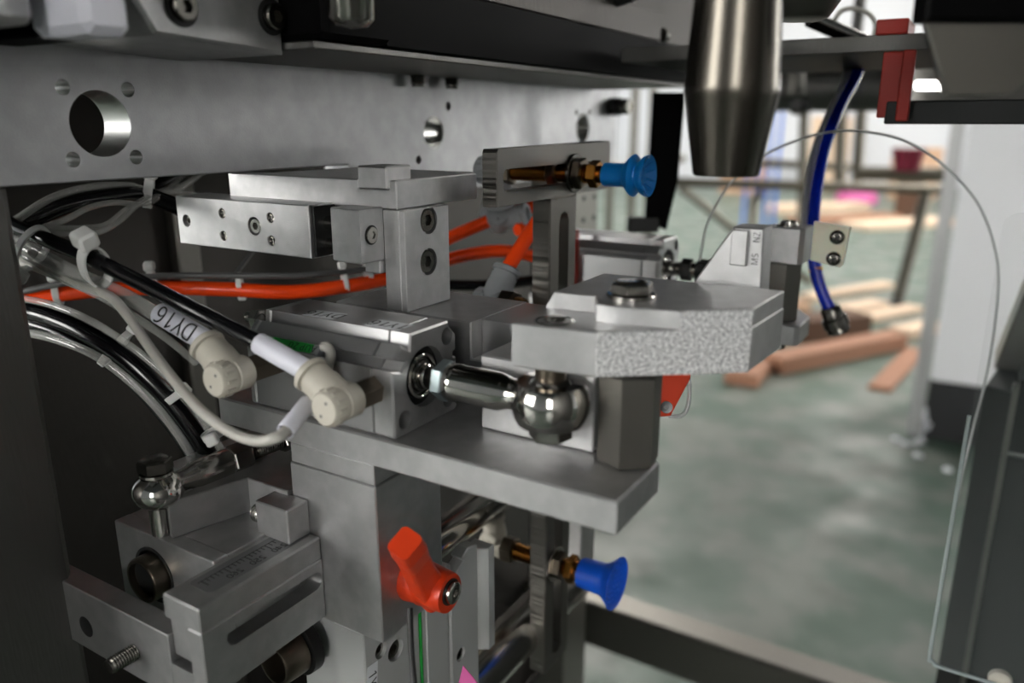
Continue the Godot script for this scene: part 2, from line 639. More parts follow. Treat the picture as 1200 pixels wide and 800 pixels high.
func hall() -> void:
	var mb := MB.new()
	box(mb, -9000, 7000, -1400, -1200, -17200, 6200, 0)
	struct("floor", mb, M["floor paint"])
	mb = MB.new()
	box(mb, -9000, 7000, 3600, 3800, -17200, 6200, 0)
	struct("ceiling", mb, M["ceiling grey"])
	# windows behind the viewer and along the far right side
	mb = MB.new()
	box(mb, -9000, 7000, -1200, 3600, -17200, -17000, 0)
	struct("wall_far", mb, M["white wall"])
	window_wall("near", "z", 6200, 6000, -9000, 7000, [[-8400, -5700], [-5300, -2600], [2000, 3800]], -300, 2800)
	window_wall("right", "x", 7000, 6800, -17000, 6000, [[-15800, -13500], [-9600, -7200]], -300, 2800)
	mb = MB.new()
	box(mb, -9200, -9000, -1200, 3600, -17200, 6200, 0)
	struct("wall_left", mb, M["white wall"])
	# square pillar with the black skirt
	var t := thing("pillar", Vector3(114, -1200, -3570), "white square pillar with a scuffed black skirting band at its foot", "pillar")
	mb = MB.new()
	box(mb, -136, 364, -962, 3600, -3822, -3322, 6)
	part(t, "shaft", mb, M["pillar white"])
	mb = MB.new()
	box(mb, -139, 367, -1200, -962, -3825, -3318, 4)
	var bb := part(t, "black_band", mb, M["pillar black"], "black painted band")
	mb = MB.new()
	for q in [[-139, -1105, 9, 30], [-134, -1130, 12, 22], [-128, -1150, 16, 16], [-136, -1160, 10, 20], [-120, -1142, 12, 8], [-138, -1180, 8, 20]]:
		poly(mb, Transform3D(FZ, Vector3.ZERO), rrect(q[0] - q[2] * 0.4, q[0] + q[2], q[1] - q[3], q[1] + q[3], q[2] * 0.3, 3), -3319, -3316.5, 0.5)
	part(bb, "bare_plaster_patch", mb, M["white wall"])
	for q in [[-3200, -6500], [1800, -6500], [-5600, -10500], [-600, -11000], [-6200, -14800], [-2400, -15000]]:
		var names := {-2000: "behind the viewer to the left", 2200: "behind the viewer to the right", -400: "above the machine", -3200: "over the stainless table", 1800: "over the right side of the hall", -5600: "over the far left of the hall", -600: "over the far end of the hall", -6200: "against the far wall on the left", -2400: "against the far wall in the middle"}
		ceiling_lamp(q[0], q[1], 1800, 500, 3480, 19.0, "long white ceiling light " + names[q[0]])


func window_wall(called: String, ax: String, a: float, b: float, from: float, to: float, holes: Array, y0: float, y1: float) -> void:
	var mb := MB.new()
	var lo := minf(a, b)
	var hi := maxf(a, b)
	var fr := Transform3D(FZ if ax == "z" else FX, Vector3.ZERO)
	var hs := []
	for h in holes:
		hs.append(rect(h[0], h[1], y0, y1))
	poly(mb, fr, rect(from, to, -1200, 3600), lo, hi, 0.0, hs)
	struct("wall_" + called, mb, M["white wall"])
	var k := 0
	for h in holes:
		k += 1
		mb = MB.new()
		var mid: float = (lo + hi) / 2
		poly(mb, fr, rect(h[0], h[1], y0, y1), mid - 30, mid + 30, 0.0, [rect(h[0] + 60, (h[0] + h[1]) / 2 - 30, y0 + 60, y1 - 60), rect((h[0] + h[1]) / 2 + 30, h[1] - 60, y0 + 60, y1 - 60)])
		used["window"] = used.get("window", 0)
		var w := solo("window_%s_%d" % [called, k], mb, M["white wall"], "", "")
		w.set_meta("kind", "structure")
		for s in 2:
			var g := MB.new()
			var x0: float = h[0] + 60 if s == 0 else (h[0] + h[1]) / 2 + 30
			var x1: float = (h[0] + h[1]) / 2 - 30 if s == 0 else h[1] - 60
			poly(g, fr, rect(x0, x1, y0 + 60, y1 - 60), mid - 4, mid + 4, 0.0)
			part(w, "pane", g, M["window glass"])


# ---------- the machine's own frame ----------
func frame_and_plates() -> void:
	var mb := MB.new()
	# big drilled plate
	var holes := []
	for c in [[-186.0, -0.6, 12.5, 13.0, 15], [-398.0, -6.0, 9.7, 15.6, 6], [-600.0, -4.7, 11.5, 11.7, 9]]:
		holes.append(circ(c[2], 40, c[0], c[1]))
		for s in [[-1, 1], [1, 1], [-1, -1], [1, -1]]:
			if c[4] == 6 and s[0] * s[1] > 0:
				continue
			if c[4] == 9 and s[1] < 0:
				continue
			holes.append(circ(2.9 if c[4] == 15 else (2.6 if c[4] == 6 else 2.2), 16, c[0] + s[0] * c[3], c[1] + s[1] * c[3] * (1.0 if c[4] != 9 else 1.05) + 0.0))
	var o := pts([-60, -22, -322, -22, -323, -42, -666, -42, -666, 90, -60, 90])
	poly(mb, Transform3D(FX, Vector3.ZERO), o, -318, -300, 0.5, holes)
	var dp := solo("drilled_plate", mb, M["big plate aluminium"], "big grey aluminium side plate with large bored holes and small screw holes around them", "plate")
	for h in holes:
		var cc := Vector2.ZERO
		for q in h:
			cc += q / h.size()
		var rr: float = cc.distance_to(h[0])
		mb = MB.new()
		lathe(mb, Transform3D(FX, Vector3(-318, cc.y, cc.x)), V2([rr + 0.4, 0, rr + 0.4, 18.02, rr - 0.05, 17.6, rr - 0.05, 0.2]), 36)
		part(dp, "machined_bore", mb, M["machined bore"])
	# round black knob near the plate's far top corner
	var kt := thing("round_knob", Vector3(-300, 13, -657.1), "small round black knob near the far top corner of the drilled plate", "knob")
	mb = MB.new()
	lathe(mb, axis(Vector3(-299.6, 12.9, -652.7), Vector3(1, 0, 0)), V2([0, 0, 7.5, 0, 7.5, 9, 6.8, 10, 0, 10]), 28)
	part(kt, "knob_body", mb, M["black rubber"])
	mb = MB.new()
	lathe(mb, axis(Vector3(-299.6, 12.9, -652.7) + Vector3(10, 0, 0), Vector3(1, 0, 0)), V2([0, 0, 6.5, 0, 6.5, 6, 5.8, 7, 0, 7]), 24)
	part(kt, "knob_stem", mb, M["screw steel"])
	# stainless column at the left edge of the picture
	mb = MB.new()
	poly(mb, Transform3D(FY, Vector3.ZERO), rect(-345, -300, -148.8, -62, 3), -1200, -22.3, 0.5)
	solo("frame_column", mb, M["dull stainless"], "broad dull stainless frame column at the left edge of the picture", "column")
	# inner back panel and deck
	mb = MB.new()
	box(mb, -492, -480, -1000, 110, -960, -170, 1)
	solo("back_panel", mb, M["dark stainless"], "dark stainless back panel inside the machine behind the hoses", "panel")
	mb = MB.new()
	box(mb, -480, -318.5, 90, 104, -660, -60, 1)
	solo("top_deck", mb, M["dull stainless"], "stainless top deck of the machine above the hose space", "panel")
	mb = MB.new()
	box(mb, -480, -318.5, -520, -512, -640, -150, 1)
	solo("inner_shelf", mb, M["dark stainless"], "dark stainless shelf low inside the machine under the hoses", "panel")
	# upright bracket strip seen on the back panel below the slide
	mb = MB.new()
	box(mb, -479.5, -470, -511.9, 20, -352, -334, 1)
	solo("panel_stiffener", mb, M["brushed stainless"], "lighter upright stiffener strip on the dark back panel under the slide block", "stiffener")
	# far post at the end of the plate
	mb = MB.new()
	box(mb, -340, -300.5, -700, -42.5, -634, -585, 1)
	var fp := solo("far_frame_post", mb, M["brushed stainless"], "grey frame post under the far end of the drilled plate", "post")
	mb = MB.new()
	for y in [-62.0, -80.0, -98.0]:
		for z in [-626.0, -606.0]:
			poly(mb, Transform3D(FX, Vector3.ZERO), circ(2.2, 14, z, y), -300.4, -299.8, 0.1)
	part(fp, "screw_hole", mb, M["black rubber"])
	# the rest of the machine round the viewer: hood above, cabinet body on the right
	mb = MB.new()
	box(mb, -492, -130, 330, 420, -1500, 120, 4)
	solo("machine_hood", mb, M["dark stainless"], "stainless hood of the machine above the picture's upper edge", "hood")
	mb = MB.new()
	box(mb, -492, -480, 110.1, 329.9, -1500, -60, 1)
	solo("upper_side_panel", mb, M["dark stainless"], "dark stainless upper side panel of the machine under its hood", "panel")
	mb = MB.new()
	box(mb, 480, 1100, -1200, 420, -260, 700, 6)
	solo("side_cabinet", mb, M["dull stainless"], "tall stainless machine cabinet to the right of the viewer", "cabinet")
	# heavy stainless base beam
	mb = MB.new()
	box(mb, -1000, 420, -665, -600, -856, -815, 3)
	solo("base_beam", mb, M["mill steel"], "long stainless box beam low at the bottom right above the green floor", "beam")
	# grey frame parts behind the lower suction cup
	mb = MB.new()
	box(mb, -217.6, -203.8, -301, -123, -440, -420, 0.8)
	solo("hanging_block", mb, M["anodised aluminium"], "pale aluminium block hanging behind the lower slotted strip", "block")


func bolt_in(parent: Node3D, p: Vector3, d: Vector3, r: float, h: float, af: float, m := "screw steel") -> void:
	var mb := MB.new()
	cap_screw(mb, p, d, r, h, af)
	part(parent, "socket_screw", mb, M[m])


func upper_bars() -> void:
	var mb := MB.new()
	# black bar with its aluminium sole plate
	var t := thing("black_guide_bar", Vector3(-250, 26, -400), "long black bar running away above the drilled plate on a thin aluminium sole", "bar")
	mb = MB.new()
	poly(mb, Transform3D(FX, Vector3.ZERO), rect(-632, -262.6, 29.05, 55.2, 1), -296, -221, 0.8)
	part(t, "black_body", mb, M["black paint"])
	mb = MB.new()
	box(mb, -299.6, -222, 26, 29, -628, -224, 0.5)
	part(t, "sole_plate", mb, M["dull stainless"], "thin metal sole plate")
	mb = MB.new()
	box(mb, -262, -222, 55.3, 74, -564, -300, 0.8)
	part(t, "top_rail", mb, M["dark stainless"], "grey rail on top of the black bar")
	bolt_in(t, Vector3(-226, 61, -574), Vector3(0, 0, -1), 5, 7, 5)
	bolt_in(t, Vector3(-240, 61, -590), Vector3(0, 1, 0), 5, 7, 5)
	for q in [[-331.0, -375.0], [-332.0, -408.0]]:
		mb = MB.new()
		thread(mb, Vector3(-293, 25.8, q[1]), Vector3(-293, 19.5, q[1]), 4.4, 1.5)
		part(t, "stud_end", mb, M["screw steel"])
	# black clamp over the near end with a bright knob
	t = thing("black_clamp", Vector3(-240, 26, -210), "black clamp block at the near end of the black bar with a shiny round knob", "clamp")
	mb = MB.new()
	box(mb, -296, -217, 29.5, 110, -262, -224.5, 2)
	part(t, "clamp_body", mb, M["black paint"])
	mb = MB.new()
	var kp := Vector3(-208, 32.3, -228.6)
	lathe(mb, axis(kp, Vector3(0.05, 1, 0.02)), V2([0, 0, 6.0, 0.8, 8.4, 3.5, 8.8, 40, 10, 41, 10, 60, 0, 60]), 28)
	part(t, "knob", mb, M["bright steel"], "shiny round knob")
	# front block with two sunk bolts
	t = thing("bolted_bar", Vector3(-270, 28, -190), "grey bar with two dark socket bolts above the big bored hole at the top left", "bar")
	mb = MB.new()
	poly(mb, Transform3D(FX, Vector3.ZERO), pts([-163, 38, -170, 27, -224, 24.5, -224, 110, -163, 110]), -299.5, -238, 1.2)
	part(t, "bar_body", mb, M["anodised aluminium"])
	for p in [Vector3(-238, 36.4, -180.5), Vector3(-238, 37.2, -218.9)]:
		mb = MB.new()
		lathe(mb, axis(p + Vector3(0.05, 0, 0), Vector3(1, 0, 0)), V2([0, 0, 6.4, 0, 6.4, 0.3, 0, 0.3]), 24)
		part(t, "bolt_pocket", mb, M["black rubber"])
		bolt_in(t, p + Vector3(0.3, 0, 0), Vector3(1, 0, 0), 4.6, 3.0, 4)
	# pale block left of it
	t = thing("pale_stop_block", Vector3(-262, 34, -98), "white blurred stop block hanging at the top left edge of the picture", "block")
	mb = MB.new()
	var a := Vector3(-226, 24.3, -139.1)
	var b := Vector3(-226, 25.6, -154.2)
	poly(mb, Transform3D(FX, Vector3.ZERO), rect(b.z, a.z, a.y, 110, 2.5), -254, -226, 2.5)
	part(t, "block_body", mb, M["white sleeve"])
	t = thing("dark_bearing_block", Vector3(-270, 40, -80), "black bearing block with a round bolt at the top left corner", "block")
	mb = MB.new()
	var c := Vector3(-256, 25.3, -143.3)
	box(mb, -299.5, -256, c.y, 110, -160, c.z, 1)
	part(t, "block_body", mb, M["black paint"])
	bolt_in(t, Vector3(-256, 30.7, -148.8), Vector3(1, 0, 0), 5.2, 4, 4.5, "bright steel")
	t = thing("edge_plate", Vector3(-270, 30, -50), "pale plate end in the very top left corner of the picture", "plate")
	mb = MB.new()
	var d := Vector3(-240, 26.4, -133.8)
	box(mb, -299.5, -240, d.y, 110, d.z, d.z + 60, 2)
	part(t, "plate_body", mb, M["anodised aluminium"])
	# steel nozzles
	mb = MB.new()
	var tip := Vector3(-79.2, -17.2, -264.8)
	var top := Vector3(-80, 8.2, -272.6)
	var far := tip + Vector3(0, 100, 0)
	var l1 := tip.distance_to(top)
	t = thing("tapered_nozzle", tip, "large shiny tapered steel nozzle hanging in front of the end of the black bar", "nozzle")
	lathe(mb, axis(tip, far - tip), V2([7.5, 0.6, 8.6, 0, 10.2, 0, 10.7, 0.6, 14.9, l1 - 1.5, 15.2, l1, 15.1, l1 + 2, 13.1, l1 + 36, 13.0, l1 + 90, 0, l1 + 90]), 56, 0.9)
	part(t, "cone_shell", mb, M["nozzle steel"])
	mb = MB.new()
	lathe(mb, axis(tip, far - tip), V2([7.5, 0.6, 11, 24, 0, 24]), 40, 0.9)
	part(t, "bore", mb, M["mill steel"])
	mb = MB.new()
	tip = Vector3(-83, 41, -364.3)
	t = thing("second_nozzle", tip, "dark blurred second nozzle at the top edge right of the large one", "nozzle")
	lathe(mb, axis(tip, Vector3(0.02, 1, 0.0)), V2([0, 0, 9, 0, 12, 1, 19, 12, 19.5, 60, 0, 60]), 40)
	part(t, "cone_shell", mb, M["mill steel"])
	mb = MB.new()
	rod(mb, Vector3(-232, 72.5, -490.2), Vector3(-192.9, 80, -480), 5, 1)
	solo("black_pin", mb, M["black rubber"], "short black pin above the rail at the top edge", "pin")


# ---------- first clamping station ----------
func cylinder(called: String, off: Vector3, label: String, detailed: bool) -> Node3D:
	var t := thing(called, Vector3(-210, -110.7, -222.5) + off, label, "cylinder")
	var prof := pts([-204.3, -110.6, -203.3, -109.4, -203.3, -84.8, -208.3, -86.2, -211.2, -83.3, -206.8, -81.6, -204.9, -80.6, -208.9, -76.4, -213.4, -79.2, -214.3, -73.4, -237.6, -73.4,
		-238.2, -76.0, -242.2, -79.6, -242.2, -86.0, -240.4, -86.6, -240.4, -88.2, -242.2, -88.8, -242.2, -109.4, -241.0, -110.6])
	var fr := Transform3D(FX, off)
	var mb := MB.new()
	poly(mb, fr, prof, -246, -184, 0.5)
	var body := part(t, "body", mb, M["profile aluminium"])
	mb = MB.new()
	poly(mb, fr, prof, -184, -174.3, 0.7, [circ(11.6, 40, -222.5, -91.6), circ(3.5, 24, -236.4, -79.2), circ(3.5, 24, -209.4, -104.6), circ(3.5, 24, -236.4, -104.6)])
	part(t, "end_cap", mb, M["anodised aluminium"])
	var fa := Transform3D(FX, off + Vector3(-184, -91.6, -222.5))
	mb = MB.new()
	lathe(mb, fa, V2([0, 3.0, 11.6, 3.0, 11.6, 6.2, 9.0, 6.2, 8.6, 5.6, 0, 5.6]), 40)
	part(t, "rod_seal", mb, M["black rubber"], "black rod seal")
	mb = MB.new()
	lathe(mb, fa, V2([8.6, 4.0, 8.6, 8.2, 7.8, 8.8, 7.2, 8.2, 6.9, 7.4, 6.2, 7.4, 5.8, 8.6, 5.0, 8.8, 4.9, 5]), 40, 0.9)
	part(t, "gland_ring", mb, M["chrome"], "polished gland ring")
	mb = MB.new()
	lathe(mb, fa, V2([0, 0, 4.8, 0, 4.8, 11, 4.2, 11.5, 4.2, 17, 4.8, 18, 4.8, 30, 0, 30]), 28, 0.9)
	part(t, "piston_rod", mb, M["chrome"], "polished piston rod")
	# tie-bolt ends in the corner holes
	mb = MB.new()
	for q in [[-236.4, -79.2], [-209.4, -104.6], [-236.4, -104.6]]:
		lathe(mb, Transform3D(FX, off + Vector3(-184, q[1], q[0])), V2([0, 4.2, 3.4, 4.2]), 20)
	part(t, "screw_pocket", mb, M["bright steel"])
	# rear cover
	mb = MB.new()
	poly(mb, fr, prof, -249.5, -246.2, 0.6)
	part(t, "rear_cover", mb, M["anodised aluminium"])
	if detailed:
		mb = MB.new()
		for q in [[-212.0, -77.0], [-212.0, -106.0], [-236.0, -79.0]]:
			hex_nut(mb, Vector3(-249.5, q[1], q[0]), Vector3(-1, 0, 0), 7, 4, 2.2)
			thread(mb, Vector3(-249.5, q[1], q[0]), Vector3(-258, q[1], q[0]), 2.3, 0.8)
		part(t, "tie_rod_nut", mb, M["bright steel"])
	return t


func sticker(parent: Node3D, text: String, c: Vector3, r: Vector3, u: Vector3, w: float, h: float, lh: float, m := "sticker", wide := 1.0) -> void:
	var mb := MB.new()
	var fr := Transform3D(Basis(r.normalized(), u.normalized(), r.cross(u).normalized()), c)
	poly(mb, fr, rrect(-w / 2, w / 2, -h / 2, h / 2, 0.4, 3), 0.0, 0.12, 0.04)
	var s := part(parent, "label_sticker", mb, M[m], "printed label")
	lettering(s, "lettering", text, c + r.cross(u).normalized() * 0.14, r, u, lh, M["print"], wide)


func station_one() -> void:
	# base plate
	var t := thing("base_plate", Vector3(-177, -122.5, -230), "long grey aluminium base plate under the cylinder in the middle of the picture", "plate")
	var mb := MB.new()
	poly(mb, Transform3D(FY, Vector3.ZERO), pts([-268, -201.7, -86.2, -201.7, -86.2, -236, -103, -256, -140, -300, -268, -300]), -122.5, -110.8, 0.7)
	part(t, "plate_body", mb, M["anodised aluminium"])
	var cy := cylinder("compact_cylinder", Vector3.ZERO, "square silver pneumatic cylinder with two white labels on top and a green sensor strip", true)
	sticker(cy, "DY16", Vector3(-221.8, -73.35, -220.0), Vector3(-1, 0, 0.08), Vector3(-0.08, 0, -1) * -1.0, 15.5, 9.5, 6.2)
	sticker(cy, "1Y16", Vector3(-189.5, -73.35, -220.5), Vector3(-1, 0, 0.02), Vector3(-0.02, 0, -1) * -1.0, 16.5, 9.5, 6.2)
	# sensor in the upper slot
	var s := thing("sensor_strip", Vector3(-222, -84, -207), "small green labelled sensor lying in the side slot of the cylinder", "sensor")
	mb = MB.new()
	var sl := Vector3(0, 0.707, 0.707)
	var fs := Transform3D(Basis(Vector3(1, 0, 0), Vector3(0, 0.74, -0.67), Vector3(0, 0.67, 0.74)), Vector3(-224.0, -83.4, -206.4))
	poly(mb, fs, rrect(-14, 12, -2.3, 2.3, 0.5, 3), -2.6, 0.3, 0.3)
	part(s, "sensor_body", mb, M["grey plastic"])
	mb = MB.new()
	poly(mb, fs, rrect(-13.6, 8.5, -2.0, 2.0, 0.4, 3), 0.3, 0.45, 0.1)
	var gs := part(s, "green_label", mb, M["green sticker"], "green printed label")
	lettering(gs, "lettering", "AUP 20", fs * Vector3(3.2, 0, 0.5), Vector3(-1, 0, 0), Vector3(0, -0.74, 0.67), 2.6, M["print"], 1.3)
	lettering(gs, "lettering", "4", fs * Vector3(-11.5, 0, 0.5), Vector3(-1, 0, 0), Vector3(0, -0.74, 0.67), 3.0, M["print"], 1.0)
	# second clear-headed sensor stub at the rear of the slot
	# block that the upright stands on
	t = thing("guide_block", Vector3(-180, -110.7, -275), "grey machined guide block behind the cylinder with a dark notch in its side", "block")
	mb = MB.new()
	poly(mb, Transform3D(FZ, Vector3.ZERO), pts([-250, -110.7, -130, -110.7, -130, -78, -156.8, -78, -156.8, -89, -164, -93.5, -176, -93.5, -176, -78, -250, -78]), -300, -255, 0.6)
	part(t, "block_body", mb, M["anodised aluminium"])
	mb = MB.new()
	poly(mb, Transform3D(FZ, Vector3.ZERO), pts([-176.2, -93.6, -156.6, -93.6, -156.6, -78.2, -176.2, -78.2]), -299, -263, 0.5)
	part(t, "inner_carriage", mb, M["profile aluminium"])
	t = thing("stop_block", Vector3(-131, -110.7, -242), "small pale aluminium block standing on the base plate behind the rod end", "block")
	mb = MB.new()
	box(mb, -154.8, -108.2, -110.7, -82, -262, -230.2, 0.6)
	part(t, "block_body", mb, M["anodised aluminium"])
	# rod end with ball eye
	t = thing("rod_end", Vector3(-121, -98.7, -222.5), "polished chrome rod end bearing screwed onto the cylinder rod", "rod end")
	mb = MB.new()
	poly(mb, axis(Vector3(-167.5, -91.6, -222.5), Vector3(1, 0, 0)), hexa(13.5, 0, 0, 0.3), 0, 4.6, 0.5)
	part(t, "lock_nut", mb, M["zinc"], "dull lock nut")
	mb = MB.new()
	lathe(mb, axis(Vector3(-163, -91.6, -222.5), Vector3(1, 0, 0)), V2([0, 0, 6.6, 0, 7.2, 0.8, 7.2, 4, 6.9, 5, 6.9, 22, 6.2, 24, 5.6, 26, 5.6, 30, 7.0, 34, 0, 34]), 36, 0.8)
	part(t, "threaded_socket", mb, M["chrome"])
	mb = MB.new()
	var ring := []
	for i in 15:
		var w := -7.2 + 14.4 * i / 14
		ring.append(Vector2(sqrt(maxf(13.6 * 13.6 - w * w * 0.95, 0.1)), w))
	ring.append(Vector2(7.6, 7.2)); ring.append(Vector2(7.4, 0)); ring.append(Vector2(7.6, -7.2)); ring.append(ring[0])
	lathe(mb, axis(Vector3(-121, -91.6, -222.5), Vector3.UP), ring, 48, 0.85)
	part(t, "eye_housing", mb, M["chrome"])
	mb = MB.new()
	var ball := []
	for i in 13:
		var w := -8.4 + 16.8 * i / 12
		ball.append(Vector2(sqrt(10.0 * 10.0 - w * w), w))
	ball.append(Vector2(0, 8.4)); ball.insert(0, Vector2(0, -8.4))
	lathe(mb, axis(Vector3(-121, -91.6, -222.5), Vector3.UP), ball, 36)
	part(t, "swivel_ball", mb, M["bright steel"])
	mb = MB.new()
	rod(mb, Vector3(-121, -83.6, -222.5), Vector3(-121, -78.7, -222.5), 5.4, 0.2)
	part(t, "spacer", mb, M["nickel"])
	mb = MB.new()
	hex_head(mb, Vector3(-121, -99.9, -222.5), Vector3(0, -1, 0), 13, 5.0)
	washer(mb, Vector3(-121, -99.9, -222.5), Vector3(0, 1, 0), 8, 1.4, 3)
	part(t, "hex_bolt", mb, M["bright steel"])


func levers() -> void:
	# hexagonal standoff
	var t := thing("hex_standoff", Vector3(-94, -110.7, -233), "thick dark steel hexagonal standoff between the base plate and the lever", "standoff")
	var mb := MB.new()
	poly(mb, Transform3D(FY, Vector3.ZERO), hexa(18.6, -96.4, -232.6, 0.38), -110.7, -78.9, 0.6)
	part(t, "hex_body", mb, M["mill steel"])
	# sawn lever
	var lv := thing("pivot_lever", Vector3(-98, -78.8, -240), "thick sawn aluminium pivot lever with a bright rough cut face", "lever")
	mb = MB.new()
	var low := pts([-131.8, -214.8, -103.0, -218.5, -62.5, -249.6, -60.5, -284, -131, -281, -133.0, -238])
	poly(mb, Transform3D(FY, Vector3.ZERO), low, -78.8, -63.6, 0.5, [])
	part(lv, "lower_step", mb, M["anodised aluminium"])
	mb = MB.new()
	var up := pts([-129.7, -239.6, -114.5, -241.3, -108.6, -230.5, -102.2, -229.6, -81.4, -234.9, -62.8, -249.4, -60.8, -283.6, -129.7, -280.6])
	poly(mb, Transform3D(FY, Vector3.ZERO), up, -63.8, -57.4, 0.4)
	poly(mb, Transform3D(FZ, Vector3.ZERO), pts([-133.2, -63.7, -129.6, -63.7, -129.6, -57.6]), -280.4, -239.8, 0.1)
	part(lv, "upper_step", mb, M["anodised aluminium"])
	# the cut face is a thin skin of coarse sawn metal on the lever's diagonal side
	mb = MB.new()
	var p0 := Vector3(-103.0, 0, -218.5)
	var p1 := Vector3(-62.5, 0, -249.6)
	var e := (p1 - p0).normalized()
	var fr := Transform3D(Basis(e, Vector3.UP, e.cross(Vector3.UP)), p0)
	var l := p0.distance_to(p1)
	var cut := [0.2, -78.6, l - 0.2, -78.6, l - 0.2, -57.6]
	cut.append_array([27.2, -57.6, 27.2, -63.8, 0.2, -63.8])
	poly(mb, fr, pts(cut), -0.3, 0.5, 0.15)
	part(lv, "sawn_face", mb, M["rough cut aluminium"], "bright coarse sawn face")
	mb = MB.new()
	lathe(mb, axis(Vector3(-121, -63.7, -224.5), Vector3.UP), V2([5.6, 0.1, 6.4, 0.45, 6.9, 0.1]), 32)
	lathe(mb, axis(Vector3(-121, -63.6, -224.5), Vector3.UP), V2([0, 0.12, 3.6, 0.3, 3.6, 1.2, 3.0, 1.5, 0, 1.5]), 28)
	part(lv, "bolt_tip", mb, M["bright steel"])
	mb = MB.new()
	washer(mb, Vector3(-103, -57.4, -246), Vector3.UP, 8.5, 1.2, 3)
	part(lv, "washer", mb, M["bright steel"])
	mb = MB.new()
	hex_head(mb, Vector3(-103, -56.2, -246), Vector3.UP, 13, 4.0)
	part(lv, "pivot_bolt", mb, M["bright steel"], "shiny pivot bolt head")
	# gusset plate at the back of the lever
	t = thing("gusset_plate", Vector3(-82, -86, -291), "upright triangular grey gusset plate rising behind the sawn lever with a square pad", "plate")
	mb = MB.new()
	poly(mb, Transform3D(FZ, Vector3.ZERO), pts([-104, -86, -98.5, -64.5, -84.0, -41.0, -81.0, -36.4, -70.0, -36.2, -68.3, -86]), -297, -285, 0.6)
	part(t, "plate_body", mb, M["anodised aluminium"])
	mb = MB.new()
	var q0 := Vector3(-81.7, -50.1, -284)
	var q1 := Vector3(-74.7, -37.2, -284)
	poly(mb, Transform3D(FZ, Vector3.ZERO), rect(q0.x + 0.6, q1.x - 0.4, q0.y, q1.y, 0.3), -285.2, -283.4, 0.4)
	part(t, "square_pad", mb, M["anodised aluminium"], "raised square pad")
	lettering(t, "stamped_letters", "NZ", Vector3(-72.3, -39.5, -285) + Vector3(0, 0, 0.1), Vector3(0, 1, 0), Vector3(-1, 0, 0), 1.5, M["print"])
	lettering(t, "stamped_letters", "MS", Vector3(-72.3, -47.5, -285) + Vector3(0, 0, 0.1), Vector3(0, 1, 0), Vector3(-1, 0, 0), 1.5, M["print"])


